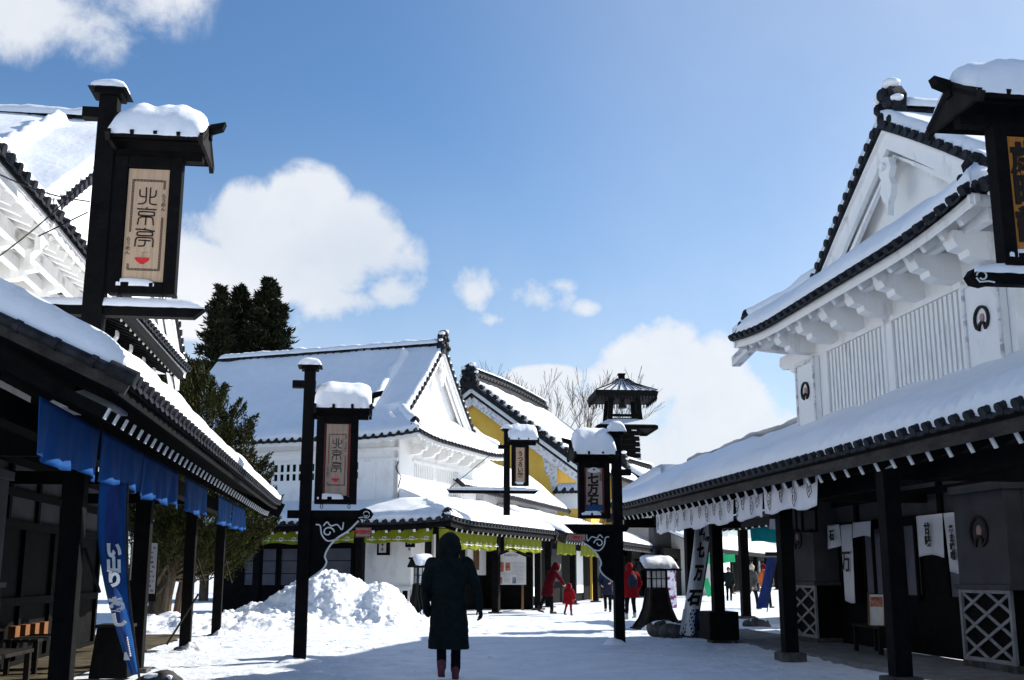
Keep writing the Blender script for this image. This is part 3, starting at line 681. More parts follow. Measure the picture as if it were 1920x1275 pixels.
# ================================================================== RIGHT ARCADE BUILDING  (a=-u, b=n)
def W_right(a, b, z=0): return W(-a, b, z)
RB = empty('kura_shop_building', W_right(-27.4, 6.1), R(270 - YAW), (-27.4, 6.1, 0), 'large white building on the right with slatted upper windows above a snowy arcade roof', 'shop building')
def build_right():
    r = RB; h = lambda d: 2.9 + .5 * d
    L = 24.4
    s = Slope((-27.4, 6.1), (1, 0), (0, 1), L, 1.6, h, lambda d: d * .6, None, (.10, 0))
    s.slab('lower_roof', 'tile', r, .06, 0); s.slab('soffit', 'black_wood', r, .04, -.065, .02)
    s.tiles(r, .29, .056, .06); s.snow(r, .27, .10, -.02, 5, edges=(True, False), top=False, lip=.04, rip=.45, pitch=.29)
    fascia(s, r, 'worn_dark_wood', .03, -.25, -.07, .05)
    s.rafters(r, 'black_wood', 'white_line', .44, .055, .11, .18, 1.55, .35, .4, L - .3)
    # hipped far end and back slope
    e = Slope((-27.4, 6.1), (0, 1), (1, 0), 3.3, 1.0, lambda d: 2.9 + .8 * d, lambda d: d, lambda d: 3.3 - d, (.10, 0))
    e.slab('lower_roof', 'tile', r, .06, 0); e.tiles(r, .29); e.snow(r, .25, .12, 0, 6, edges=(False, False))
    e.rafters(r, 'black_wood', 'white_line', .44, .075, .12, .16, .9, .33, .4, 3.0)
    k = Slope((-27.4, 9.4), (1, 0), (0, -1), 9.0, 1.7, h, lambda d: d * .6)
    k.slab('lower_roof', 'tile', r, .06, 0); k.snow(r, .27, .2, 0, 7, edges=(True, False), top=False)
    ridge(r, (-27.15, 6.35, 3.05), (-26.4, 7.65, 3.72), 'hip_ridge', .24, .2, .2, 3, True, 0, .45, caps=.3)
    mb = MB(); mb.box(-27.0, -26.85, 6.3, 9.2, 2.45, 2.68); mb.box(-27.0, -3, 7.0, 7.2, 2.5, 2.74); mb.build('beam', 'black_wood', r)
    mb = MB(); mb.bar((-27.35, 5.95, 2.68), (-26.3, 7.6, 2.95), .12, .2); mb.build('hip_rafter', 'worn_dark_wood', r)
    for u, n in ((24.4, 7.19), (22.3, 7.1), (17.6, 6.75), (13.35, 6.5), (9.0, 6.6)):
        o = post(r, -u, n, .12, 2.7 if n > 7 else 2.62, .24 if u > 23 else .22)
        if abs(u - 22.3) < .1:
            q = MB(); q.box(-u - .36, -u + .36, n - .3, n + .3, .08, .62); q.build('planter_box', 'black_wood', o, bevel=.02)
    for u in (17.6, 13.35): mb = MB(); mb.box(-u - .06, -u + .06, 6.7, 9.2, 2.5, 2.68); mb.build('tie_beam', 'black_wood', r)
    # ground-floor front
    wall_panels(r, 9.2, -23.4, -3, 2.25, 3.2, 13, rows=(.45,)); 
    mb = MB(); mb.box(-23.4, -3, 9.25, 9.4, .05, 2.25); mb.build('dark_wall', 'black_wood', r)
    for (u0, u1) in ((17.0, 15.9), (18.9, 18.0), (20.0, 19.2)):
        mb = MB(); mb.box(-u0, -u1, 9.2, 9.24, 1.0, 2.15); o = mb.build('window', 'grey_shoji', r)
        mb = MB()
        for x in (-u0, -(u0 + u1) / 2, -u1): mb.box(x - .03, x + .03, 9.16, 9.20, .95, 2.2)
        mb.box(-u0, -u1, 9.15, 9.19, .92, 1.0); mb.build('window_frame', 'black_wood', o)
    pilaster(r, -15.9, -14.55, 8.75, 1.2, 2.62, .5, cz=1.93, cr=.22, m='shadow_plaster', line='shadow_white')
    pilaster(r, -22.9, -21.3, 8.75, 1.2, 2.9, .5, cz=2.05, cr=.22, m='shadow_plaster', line='shadow_white')
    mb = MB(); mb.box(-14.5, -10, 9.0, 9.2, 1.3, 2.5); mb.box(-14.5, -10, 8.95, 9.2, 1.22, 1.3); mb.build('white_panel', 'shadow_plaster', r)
    mb = MB(); mb.box(-23.4, -22.9, 9.0, 12, 0, 3.2); mb.build('side_wall', 'black_wood', r)
    # upper storey
    irimoya(r, -19.35, -11.1, 6.62, 13.5, 5.42, .72, -.02, 8.12, .42, .24, seed=31, lift=.15, step=.13, pitch=.27, desc=1.1, far=True, onir=1.05, gsnow=False, rback=.25)
    wb = 7.45
    mb = MB(); mb.box(-18.3, -17.15, wb, wb + .2, 3.4, 5.75); mb.box(-15.05, -14.85, wb, wb + .2, 3.4, 5.0); mb.box(-12.87, -11.8, wb, wb + .2, 3.4, 5.75)
    mb.box(-17.15, -12.87, wb, wb + .2, 4.9, 5.75); mb.box(-17.15, -12.87, wb, wb + .2, 3.3, 3.8); mb.box(-17.15, -12.87, wb + .16, wb + .22, 3.5, 5.0)
    mb.box(-18.3, -18.1, wb + .2, 13, 3.2, 5.75); mb.box(-12.0, -11.8, wb + .2, 13, 3.2, 5.75)
    mb.build('upper_wall', 'plaster', r)
    for (x0, x1) in ((-17.15, -15.05), (-14.85, -12.87)):
        mb = MB(); n = 15
        mb.box(x0, x1, wb - .03, wb - .002, 4.90, 4.98); mb.box(x0, x1, wb - .03, wb - .002, 3.74, 3.82); mb.box(x0, x0 + .05, wb - .028, wb + .04, 3.82, 4.9); mb.box(x1 - .05, x1, wb - .028, wb + .04, 3.82, 4.9)
        for i in range(n):
            x = x0 + .05 + (x1 - x0 - .1) * (i + .5) / n; mb.box(x - .038, x + .038, wb + .01, wb + .09, 3.81, 4.91)
        mb.build('slatted_window', 'white_paint', r)
    for (x0, x1) in ((-18.25, -17.45), (-12.72, -11.92)):
        mb = MB(); mb.box(x0, x1, wb - .10, wb - .003, 3.5, 4.9); o = mb.build('upper_pilaster', 'white_paint', r, bevel=.015)
        mb = MB(); w = .045; y0, y1 = wb - .125, wb - .102
        mb.box(x0, x1, y0, y1, 3.72, 3.8); mb.box(x0, x1, y0, y1, 4.82, 4.9); mb.box(x0, x0 + w, y0, y1, 3.8, 4.82); mb.box(x1 - w, x1, y0, y1, 3.8, 4.82); mb.build('moulding', 'old_white', o)
        crest(o, ((x0 + x1) / 2, y1 - .002, 4.36), .15)
    for u in (17.75, 16.8, 15.85, 14.9, 13.95, 13.0, 12.05): bracket(r, -u, wb, 5.34, 'white_paint', d=.62, t=.24)
    mb = MB(); mb.box(-19.0, -11.4, 6.98, 7.10, 5.30, 5.44); mb.build('eave_purlin', 'white_paint', r)
    # carved nose on the far corner
    pl = [(-18.3, 5.22), (-19.35, 5.22), (-19.4, 5.08), (-19.25, 4.98), (-18.95, 4.95), (-18.8, 4.85), (-18.62, 4.8), (-18.55, 4.66), (-18.42, 4.6), (-18.5, 4.45), (-18.42, 4.3), (-18.3, 4.2)]
    mb = MB(); mb.prism(pl, XZ, 7.5, 7.68); mb.build('corner_bracket', 'white_paint', r)
    mb = MB(); mb.prism([(-19.75, 5.30), (-18.9, 5.42), (-18.9, 5.24), (-19.75, 5.12)], XZ, 6.72, 6.88); mb.build('corner_beam', 'old_white', r)
    # bare stained board beyond the near corner and neighbouring roof edge
    mb = MB(); mb.prism([(-11.3, 5.55), (-9.2, 6.3), (-9.2, 5.7), (-11.1, 5.15)], XZ, 7.05, 7.12); mb.build('weathered_bargeboard', 'old_white', r)
    sB = Slope((-11.0, 6.75), (1, 0), (0, 1), 6.5, 4.5, lambda d: 5.55 + .5 * d)
    sB.slab('rear_roof', 'tile', r, .06); sB.tiles(r, .29, .075); sB.snow(r, .25, .2, .0, 9, edges=(False, False)); sB.slab('soffit', 'white_paint', r, .04, -.07)
    mb = MB(); mb.box(-11.0, -5, wb + .1, wb + .3, 3.4, 5.7); mb.build('rear_wall', 'plaster', r)
def build_shade_hall():  # hall added out of view so its shadow falls across the street
    r = empty('unseen_shade_hall', (6.55, 23.2, 0), R(90 - 13.2), (0, 0, 0), 'unseen hall added behind the right building to cast shade on the street', 'hall')
    mb = MB(); mb.prism([(0, -.3), (0, 6.9), (-2.6, 8.2), (-5.2, 6.9), (-5.2, -.3)], lambda p, q, t: (t, p, q), 0, 6.1); mb.build('wall', 'plaster', r)
    for k, (b0, i_) in enumerate(((.3, -1), (-5.5, 1))):
        q = Slope((-.3, b0), (1, 0), (0, i_), 6.7, 2.9, lambda d: 6.8 + .5 * d); q.slab('roof', 'tile', r, .1); q.tiles(r, .3); q.snow(r, .2, .25, 0, 90 + k)
build_right(); build_shade_hall()

# ================================================================== CENTRE CORNER BUILDING
CY = 19.5; CO = (-1.858, 34.339)
CB = empty('corner_shop_building', (CO[0], CO[1], 0), R(90 - CY), (0, 0, 0), 'white two-storey corner building in the centre with a big snowy hip-and-gable roof', 'shop building')
def build_center():
    r = CB; h = lambda d: 2.9 + .36 * d
    f = Slope((0, 0), (1, 0), (0, 1), 10.6, 2.75, h, lambda d: min(d, 1.75), None, (.1, 0))
    s = Slope((0, 0), (0, 1), (1, 0), 11, 1.75, h, lambda d: d, None, (.1, 0))
    for k, q in enumerate((f, s)):
        q.slab('lower_roof', 'tile', r, .06); q.slab('soffit', 'black_wood', r, .04, -.065, .02); q.tiles(r, .30, .07)
        q.snow(r, .24, .16, .02, 40 + k, edges=(False, k == 0), lip=.05, rip=.3, pitch=.3, top=True); fascia(q, r, 'black_wood', .02, -.24, -.07, .05)
        q.rafters(r, 'black_wood', 'white_line', .45, .08, .12, .16, q.T, .30, q.T, q.L - .2)
        q.rafters(r, 'black_wood', 'white_line', .45, .08, .12, .16, .6, .30, .75, q.T - .4)
    ridge(r, (.2, .2, 2.98), (1.6, 1.6, 3.42), 'hip_ridge', .2, .2, .2, 3, True, 0, .55)
    mb = MB(); mb.box(10.62, 10.72, -.05, 3, 2.6, 2.85); mb.bar((10.66, -.05, 2.72), (10.66, 2.7, 3.7), .08, .42); mb.build('end_board', 'worn_dark_wood', r)
    # lower floor
    mb = MB(); mb.box(2.2, 2.4, 4.25, 9.6, .0, 3.3); mb.build('dark_wall', 'black_wood', r)
    for i in range(3):
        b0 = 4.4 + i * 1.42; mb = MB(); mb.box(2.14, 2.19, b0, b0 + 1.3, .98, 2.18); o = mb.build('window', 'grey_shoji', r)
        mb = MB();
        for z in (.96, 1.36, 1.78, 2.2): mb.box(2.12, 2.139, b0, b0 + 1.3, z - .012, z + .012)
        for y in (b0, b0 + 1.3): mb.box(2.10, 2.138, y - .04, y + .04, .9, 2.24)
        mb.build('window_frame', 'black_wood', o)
    mb = MB(); mb.box(2.2, 2.45, 2.3, 4.24, .95, 3.2); mb.box(2.1, 2.5, 2.2, 4.24, .88, .95); mb.box(2.45, 3.4, 2.35, 2.5, .95, 3.2); mb.build('corner_pilaster', 'plaster', r)
    mb = MB(); mb.box(2.12, 2.14, 2.3, 4.24, .12, .18)
    for i in range(8): y = 2.32 + i * .27; mb.box(2.1, 2.15, y - .03, y + .03, .1, .9)
    mb.box(2.1, 2.16, 2.3, 4.24, .50, .55); mb.box(2.08, 2.18, 2.3, 4.24, .82, .9)
    for i in range(4): x = 2.15 + i * .3; mb.box(x - .03, x + .03, 2.2, 2.26, .1, .9)
    mb.build('balustrade', 'white_paint', r)
    mb = MB(); mb.box(2.25, 2.45, 2.4, 4.24, 0, .88); mb.box(3.4, 12, 2.9, 3.0, 0, 3.4); mb.box(10.5, 10.6, .9, 2.9, .0, 2.9); mb.build('dark_wall', 'black_wood', r)
    mb = MB(); mb.box(5.2, 6.4, 2.8, 2.88, .95, 3.0); mb.box(8.4, 10.4, 2.8, 2.88, 1.3, 2.9); mb.build('white_panel', 'plaster', r)
    for i, (x0, x1) in enumerate(((6.7, 7.4), (9.0, 9.4))):
        mb = MB(); mb.box(x0, x1, 2.7, 2.78, 1.5, 2.3); mb.build('poster_frame', 'brown_wood', r)
    for (a, b) in ((.55, .55), (.55, 3.3), (.55, 7.0), (5.6, .6), (10.3, .6)): post(r, a, b, .05, 2.7, .24)
    mb = MB(); mb.box(.45, 10.4, .5, .68, 2.55, 2.75); mb.box(.47, .65, .7, 10, 2.55, 2.75); mb.build('beam', 'black_wood', r)
    # small framed plaques on the pilaster
    for (b, w_, z0, z1) in ((3.05, .42, 1.95, 2.6), (2.15, .3, 2.2, 2.6)):
        mb = MB(); mb.box(2.06, 2.18, b, b + w_, z0, z1); o = mb.build('wall_plaque', 'black_wood', r)
        mb = MB(); mb.box(2.045, 2.058, b + .08, b + w_ - .08, z0 + .08, z1 - .05); mb.build('plaque_face', 'paper', o)
        for k in range(3):
            zc = z1 - .16 - k * .15; mb = MB(); mb.box(2.036, 2.043, b + w_ / 2 - .05, b + w_ / 2 + .05, zc - .012, zc + .012); mb.box(2.036, 2.043, b + w_ / 2 - .012, b + w_ / 2 + .012, zc - .06, zc + .06)
            mb.build('lettering', 'ink', o)
    # upper storey walls
    mb = MB(); mb.box(1.6, 1.75, 2.55, 11, 3.3, 6.0); mb.box(1.6, 8.6, 2.55, 2.7, 3.3, 3.95); mb.box(1.6, 2.8, 2.55, 2.7, 3.95, 6.0); mb.box(4.47, 4.76, 2.55, 2.7, 3.95, 5.1)
    mb.box(6.75, 8.6, 2.55, 2.7, 3.95, 6.0); mb.box(2.8, 6.75, 2.55, 2.7, 5.03, 6.0); mb.box(2.8, 6.75, 2.68, 2.74, 3.9, 5.1); mb.box(8.45, 8.6, 2.7, 9, 3.0, 6.0)
    mb.build('upper_wall', 'plaster', r)
    for (x0, x1) in ((2.8, 4.47), (4.76, 6.75)):
        mb = MB(); n = 11
        for i in range(n): x = x0 + (x1 - x0) * (i + .5) / n; mb.box(x - .045, x + .045, 2.56, 2.64, 3.95, 5.03)
        mb.build('slatted_window', 'white_paint', r)
    mb = MB(); mb.box(1.5, 1.6, 2.5, 3.2, 3.4, 3.6); mb.box(2.7, 6.9, 2.5, 2.549, 5.03, 5.12); mb.box(2.7, 6.9, 2.5, 2.549, 3.86, 3.95); mb.box(7.0, 8.3, 2.52, 2.549, 4.0, 4.9); mb.box(1.54, 1.598, 2.55, 11, 4.98, 5.08); mb.box(1.54, 1.598, 2.55, 11, 5.3, 5.42); mb.box(1.55, 1.598, 3.35, 3.42, 3.4, 5.0); mb.build('moulding', 'white_paint', r)
    for i in range(14):
        for (z0, z1) in ((4.46, 4.68), (4.76, 5.0)):
            b = 4.0 + i * .235; mb = MB(); mb.box(1.592, 1.599, b, b + .11, z0 - .03, z1 - .03); mb.build('vent_window', 'black_wood', r)
    irimoya(r, .85, 9.15, 1.5, 11.9, 5.7, .75, .033, 2.8, .38, .22, seed=51, lift=.15, step=.16, pitch=.3, desc=1.35, far=False, onir=1.0, rh=.22)
    for a in (2.6, 3.7, 4.8, 5.9, 7.0, 8.1): bracket(r, a, 2.55, 5.62, 'white_paint', d=.6, t=.2)
    mb = MB(); mb.tube([(1.56, 2.5, 4.1), (1.54, 2.45, 4.3), (1.54, 2.4, 4.45), (1.5, 2.5, 4.6), (1.54, 2.6, 4.75), (1.54, 2.5, 4.95)], .02, 6); mb.build('shutter_hook', 'iron', r)
build_center()

# ================================================================== STREET BEYOND (D)
DY = 15.6; DO = (2.169, 46.21)
def build_d():
    r = empty('far_arcade_building', (DO[0], DO[1], 0), R(90 - DY), (0, 0, 0), 'long low snowy arcade running down the street beyond the corner building', 'shop building')
    s = Slope((0, 0), (1, 0), (0, 1), 38, 2.9, lambda d: 2.9 + .40 * d)
    s.slab('lower_roof', 'tile', r, .06); s.slab('soffit', 'black_wood', r, .04, -.065); s.tiles(r, .33, .08); s.snow(r, .24, .25, .02, 61, lip=.06, rip=.3, pitch=.33); fascia(s, r, 'black_wood', .02, -.26, -.07)
    s.rafters(r, 'black_wood', 'white_line', .5, .1, .12, .16, 1.5, .32)
    mb = MB(); mb.bar((.0, -.05, 2.75), (.0, 2.9, 3.9), .08, .42); mb.build('bargeboard', 'worn_dark_wood', r)
    t = Slope((-6, 2.4), (1, 0), (0, 1), 17.2, 2.1, lambda d: 4.45 + .82 * d)
    t.slab('upper_roof', 'tile', r, .06); t.tiles(r, .33, .08); t.snow(r, .22, .25, .02, 63, lip=.08, rip=.3, pitch=.33)
    mb = MB(); mb.bar((11.2, 2.3, 4.40), (11.2, 4.5, 6.2), .12, .2); mb.build('verge_board', 'tile', r)
    mb = MB(); mb.box(-5.5, 11, 2.95, 3.1, 3.6, 4.6); mb.box(11, 36, 3.0, 3.2, 3.0, 4.3); mb.build('upper_wall', 'plaster', r)
    mb = MB(); mb.box(0, 37, 2.2, 2.4, 0, 3.6); mb.build('dark_wall', 'black_wood', r)
    for i, a in enumerate((.4, 5, 10, 15, 20, 25, 30, 35)): post(r, a, .8, .05, 2.7, .26)
    for i in range(7):
        a = 1.2 + i * 4.9; mb = MB(); mb.box(a, a + 2.2, 2.1, 2.18, 1.0 if i % 2 else .4, 2.5); mb.build('wall_panel', 'shadow_plaster' if i % 2 else 'plaster', r)
    # tiled stub between the corner building and this one
    r2 = empty('far_bend_building', (11.6, 68, 0), R(90 - 21), (0, 0, 0), 'low snowy arcade glimpsed under the right arcade where the street bends', 'shop building')
    s = Slope((0, 0), (1, 0), (0, 1), 42, 3.2, lambda d: 2.9 + .42 * d)
    s.slab('lower_roof', 'tile', r2, .06); s.snow(r2, .25, .4, .02, 66); fascia(s, r2, 'black_wood', .02, -.3, -.05, .08)
    mb = MB(); mb.box(0, 42, 3.2, 3.5, 0, 4.4); mb.build('upper_wall', 'shadow_plaster', r2)
    mb = MB(); mb.box(0, 42, 2.6, 2.8, 0, 2.9); mb.build('dark_wall', 'dark_wood', r2)
    for i in range(8): post(r2, 1 + i * 5.6, .8, .05, 2.7, .3)
    # wooden grid screens under it
    for k in range(3):
        mb = MB(); a0 = 22 + k * 5.6
        for i in range(6): mb.box(a0 + i * .8 - .05, a0 + i * .8 + .05, 1.0, 1.08, .2, 2.4)
        for j in range(5): mb.box(a0, a0 + 4, .98, 1.02, .3 + j * .5, .38 + j * .5)
        mb.build('grid_screen', 'black_wood', r2)
        mb = MB(); mb.box(a0, a0 + 4, 1.2, 1.25, .2, 2.4); mb.build('screen_paper', 'paper', r2)
build_d()

# ================================================================== OCHRE STOREHOUSE
def build_ochre():
    KS = 1.4; o = (-1.74 * KS, 46 * KS); yw = 19.4
    r = empty('ochre_storehouse', (o[0], o[1], 0), R(90 - yw), (0, 0, 0), 'ochre yellow plastered storehouse with its gable to the camera and a snowy tiled roof', 'storehouse'); r.scale = (KS,) * 3
    # a=u', b=-n' ; ridge along a at b=-.2 ; street slope falls to b=-5.2
    h = lambda b: 9.05 - .745 * abs(b + .2)
    mb = MB(); pl = [(-3.7, 0), (-3.7, h(-3.7) - .2)] + [(-.2, 8.85)] + [(5.5, h(5.5) - .2), (5.5, 0)]
    mb.prism(pl, lambda p, q, t: (t, p, q), 0, 9.0); mb.build('wall', 'ochre', r)
    sR = Slope((-.45, -5.1), (1, 0), (0, 1), 10, 4.9, lambda d: h(-5.1 + d) + .0)
    sL = Slope((-.45, 5.5), (1, 0), (0, -1), 10, 5.7, lambda d: h(5.5 - d))
    for k, s in enumerate((sR, sL)): s.slab('roof', 'tile', r, .12, .08); s.snow(r, .26, .2, .0, 70 + k, edges=(True, False), lip=.05) if k == 0 else s.snow(r, .2, .4, 0, 71)
    sR.tiles(r, .33, .08)
    for sgn, bb in ((1, -5.1), (-1, 5.5)):
        for (off, w, m_) in ((.02, .20, 'tile'), (.24, .16, 'white_line'), (.40, .12, 'tile'), (.54, .34, 'old_white')):
            mb = MB(); mb.bar((-.42 + off * .25, -.2, 9.02 - off - w / 2 + .05), (-.42 + off * .25, bb, h(bb) - off - w / 2 + .05), .10, w * .9); mb.build('gable_moulding', m_, r)
        mb = MB(); d = .2
        while d < abs(bb + .2) - .1: b = -.2 - sgn * d; mb.tube([(-.58, b, h(b) + .17), (-.1, b, h(b) + .19)], .09, 8); d += .3
        mb.build('verge_tiles', 'tile', r, smooth=True)
    ridge(r, (-.5, -.2, 9.05), (9.4, -.2, 9.05), 'main_ridge', .4, .62, .10, 73, True, -.12, 1.15, caps=.4)
    # peeled plaster and the small tiled band on the corner
    mb = MB(); mb.prism([(-3.1, 6.1), (-3.75, 5.9), (-3.74, 4.55), (-3.5, 4.7), (-3.45, 5.1), (-3.25, 5.3), (-3.2, 5.7)], lambda p, q, t: (t, p, q), -.03, -.002); mb.build('peeled_plaster', 'old_white', r)
    r2 = empty('tiled_garden_wall', W(-.4 * KS, 3.75 * KS, 0, yw, o), R(90 - yw), (-.4, -3.75, 0), 'white band wall with a little tiled snowy coping joined to the ochre storehouse', 'wall'); r2.scale = (KS,) * 3; r2.location.z = r.location.z = CAMH * (1 - KS)
    mb = MB(); mb.box(-.3, .3, -5.2, -3.75, 3.85, 4.5); mb.build('white_band', 'plaster', r2)
    mb = MB(); mb.box(-.26, .26, -5.2, -3.75, 0, 3.85); mb.build('wall', 'ochre', r2)
    sc = Slope((-.5, -5.3), (0, 1), (1, 0), 1.6, .5, lambda d: 4.5 + .5 * d); sc.slab('coping', 'tile', r2, .06); sc.tiles(r2, .33, .08); sc.snow(r2, .12, .2, .05, 74)
build_ochre()

# ================================================================== WATCHTOWER
def build_tower():
    X, Y = 5.95 * 1.3333, 80.
    r = empty('fire_watchtower', (X, Y, 0), R(4), (0, 0, 0), 'dark timber fire watchtower with a bell under its small snowy pyramid roof', 'tower'); r.scale = (1.3333,) * 3; r.location.z = CAMH * (1 - 1.3333)
    def fr_(z): return .92 - (z - 7.5) * .045 if z > 9 else 1.0 + (9 - z) * .055
    # battered lower body
    mb = MB(); w0, w1 = 1.15, .74
    mb.add([(-w0, -w0, 0), (w0, -w0, 0), (w0, w0, 0), (-w0, w0, 0), (-w1, -w1, 9.0), (w1, -w1, 9.0), (w1, w1, 9.0), (-w1, w1, 9.0)], [(0, 3, 2, 1), (4, 5, 6, 7), (0, 1, 5, 4), (1, 2, 6, 5), (2, 3, 7, 6), (3, 0, 4, 7)])
    mb.build('tower_body', 'black_wood', r)
    mb = MB()
    for i in range(30):
        z = .5 + i * .28; w = w0 + (w1 - w0) * z / 9 + .02
        mb.box(-w, w, -w - .01, -w + .02, z, z + .03); mb.box(w - .02, w + .01, -w, w, z, z + .03)
    mb.build('clapboards', 'dark_wood', r)
    mb = MB()
    for i in range(28):
        z = .7 + i * .3; w = w0 + (w1 - w0) * z / 9 + .03; x = w * random.uniform(.55, .9); mb.box(x - .12, x + .16, -w - .03, -w + .0, z, z + .04)
    mb.build('snow_on_boards', 'snow', r)
    # deck roof
    def pyr(zb, zt, wb, wt, name, m='black_wood', t=.12):
        mb = MB(); v = []
        for (w, z) in ((wb, zb), (wt, zt), (wt, zt - t), (wb, zb - t)): v += [(-w, -w, z), (w, -w, z), (w, w, z), (-w, w, z)]
        f = []
        for k in range(3):
            for j in range(4): f.append((k * 4 + j, k * 4 + (j + 1) % 4, k * 4 + 4 + (j + 1) % 4, k * 4 + 4 + j))
        for j in range(4): f.append((12 + j, j, (j + 1) % 4, 12 + (j + 1) % 4))
        mb.add(v, f); return mb.build(name, m, r)
    pyr(8.98, 9.35, 1.62, .9, 'deck_roof'); pyr(9.04, 9.42, 1.5, .88, 'deck_snow', 'snow', .1)
    mb = MB(); mb.box(-1.62, 1.62, -1.62, -1.54, 8.80, 8.96); mb.box(-1.62, 1.62, 1.54, 1.62, 8.80, 8.96); mb.box(-1.62, -1.54, -1.54, 1.54, 8.80, 8.96); mb.box(1.54, 1.62, -1.54, 1.54, 8.80, 8.96); mb.build('deck_fascia', 'black_wood', r)
    for sx in (-1, 1):
        for sy in (-1, 1):
            mb = MB(); mb.bar((sx * .85, sy * .85, 9.0), (sx * .66, sy * .66, 11.0), .26, .26, (0, 1, 0)); mb.build('belfry_post', 'black_wood', r)
    mb = MB()
    for z in (9.55, 10.75):
        w = .78 if z < 10 else .68
        for s_ in (-1, 1): mb.box(-w, w, s_ * w - .05, s_ * w + .05, z, z + .14); mb.box(s_ * w - .05, s_ * w + .05, -w + .06, w - .06, z, z + .14)
    mb.build('belfry_rail', 'black_wood', r)
    # top roof: concave pyramid with deep fringe
    mb = MB(); n = 6
    prof = [(1.68, 10.78), (1.1, 11.05), (.62, 11.3), (.26, 11.62), (.12, 11.68)]
    def ring(w, z): return [(-w, -w, z), (w, -w, z), (w, w, z), (-w, w, z)]
    v = []; f = []
    for w, z in prof: v += ring(w, z)
    v += ring(1.62, 10.55)
    for k in range(len(prof) - 1):
        for j in range(4): f.append((k * 4 + j, k * 4 + (j + 1) % 4, k * 4 + 4 + (j + 1) % 4, k * 4 + 4 + j))
    k = len(prof) * 4
    for j in range(4): f.append((k + j, j, (j + 1) % 4, k + (j + 1) % 4))
    f.append((k, k + 1, k + 2, k + 3)); mb.add(v, f); mb.build('top_roof', 'black_wood', r)
    mb = MB(); v = []; f = []; pf = [(1.6, 10.86), (1.1, 11.10), (.62, 11.35), (.27, 11.66)]
    for w, z in pf: v += ring(w, z)
    for q in range(len(pf) - 1):
        for j in range(4): f.append((q * 4 + j, q * 4 + (j + 1) % 4, q * 4 + 4 + (j + 1) % 4, q * 4 + 4 + j))
    mb.add(v, f); mb.build('roof_snow', 'snow', r)
    mb = MB()
    for j in range(-4, 5):
        x = j / 4
        for side in range(4):
            P = [(x * w, -w - .02, z + .03) for w, z in pf]
            Rm = Matrix.Rotation(side * math.pi / 2, 4, 'Z'); mb.tube([Rm @ Vector(p) for p in P], .028, 5)
    mb.build('roof_battens', 'black_wood', r)
    mb = MB(); mb.box(-.16, .16, -.16, .16, 11.6, 11.95); mb.box(-.2, .2, -.2, .2, 11.93, 12.0); mb.build('finial', 'black_wood', r)
    mb = MB()
    for side in range(4):
        Rm = Matrix.Rotation(side * math.pi / 2, 4, 'Z')
        for i in range(19):
            x = -1.5 + i * 3.0 / 18; mb.M = Rm; mb.box(x - .03, x + .03, -1.63, -1.60, 10.38 - .05 * (i % 3), 10.6)
    mb.M = None; mb.build('eave_fringe', 'black_wood', r)
    mb = MB(); mb.tube([(0, 0, 10.7), (0, 0, 10.55), (0, 0, 10.45), (0, 0, 10.2), (0, 0, 10.1)], [.02, .05, .17, .19, .22], 12); mb.tube([(0, 0, 10.1), (0, 0, 9.4)], .012, 5); mb.build('bell', 'iron', r, smooth=True)
build_tower()

# small roof beside the tower and second right-hand arcade
def build_back_right():
    o = at(1172, 862, 74.8); yw = 25
    r = empty('small_tiled_building', (o.x, o.y, 0), R(90 - yw), (0, 0, 0), 'small building with dark ridge end and snowy roof below the watchtower', 'building'); r.scale = (1.7,) * 3; r.location.z = CAMH * (1 - 1.7)
    h = lambda b: 5.45 - .62 * abs(b)
    for k, (b0, inn) in enumerate(((-3.6, 1), (3.6, -1))):
        s = Slope((-.3, b0), (1, 0), (0, inn), 3.4, 3.6, lambda d: h(3.6 - d)); s.slab('roof', 'tile', r, .1); s.tiles(r, .3); s.snow(r, .22, .2, 0, 80 + k)
    mb = MB(); mb.prism([(-3.3, 0), (-3.3, h(3.3) - .1), (0, 5.35), (3.3, h(3.3) - .1), (3.3, 0)], lambda p, q, t: (t, p, q), 0, 2.8); mb.build('wall', 'plaster', r)
    ridge(r, (-.35, 0, 5.4), (3.0, 0, 5.4), 'main_ridge', .36, .4, .12, 82, True, 0, .9)
    for sg in (-1, 1):
        for j in range(3):
            mb = MB(); mb.bar((-.34 + j * .02, 0, 5.4 - j * .16), (-.34 + j * .02, sg * 3.6, h(3.6) - j * .16), .12, .1); mb.build('gable_moulding', 'tile' if j != 1 else 'white_line', r)
    # second right arcade, u 31..48
    r = empty('second_right_arcade_building', W(35, 10.9), R(270 - YAW), (-35, 7.0, 0), 'dark arcade building further along the right side with a teal curtain', 'shop building')
    s = Slope((-35, 7.0), (1, 0), (0, 1), 5.5, 3.2, lambda d: 2.95 + .3 * d, lambda d: 0)
    s.slab('lower_roof', 'tile', r, .06); s.slab('soffit', 'black_wood', r, .04, -.07); s.tiles(r, .3); s.snow(r, .16, .25, 0, 85); fascia(s, r, 'black_wood', .02, -.3, -.07)
    s.rafters(r, 'black_wood', 'white_line', .55, .1, .12, .1, 3.0, .3)
    mb = MB(); mb.box(-35, -29.5, 10.2, 10.4, 0, 4); mb.box(-35, -34.8, 9.4, 10.2, 0, 3.6); mb.build('dark_wall', 'black_wood', r)
    for u in (30.5, 34.6): post(r, -u, 8.0, .05, 2.9, .26)
    mb = MB(); mb.box(-30.1, -29.98, 7.2, 10.4, 2.6, 2.9); mb.box(-35, -30, 7.9, 8.1, 2.7, 2.9); mb.build('beam', 'black_wood', r)
    for i in range(5):
        mb = MB(); n = 7.6 + i * .55; mb.box(-29.96, -29.90, n, n + .12, 2.68, 2.80); mb.build('beam_end', 'white_line', r)
build_back_right()

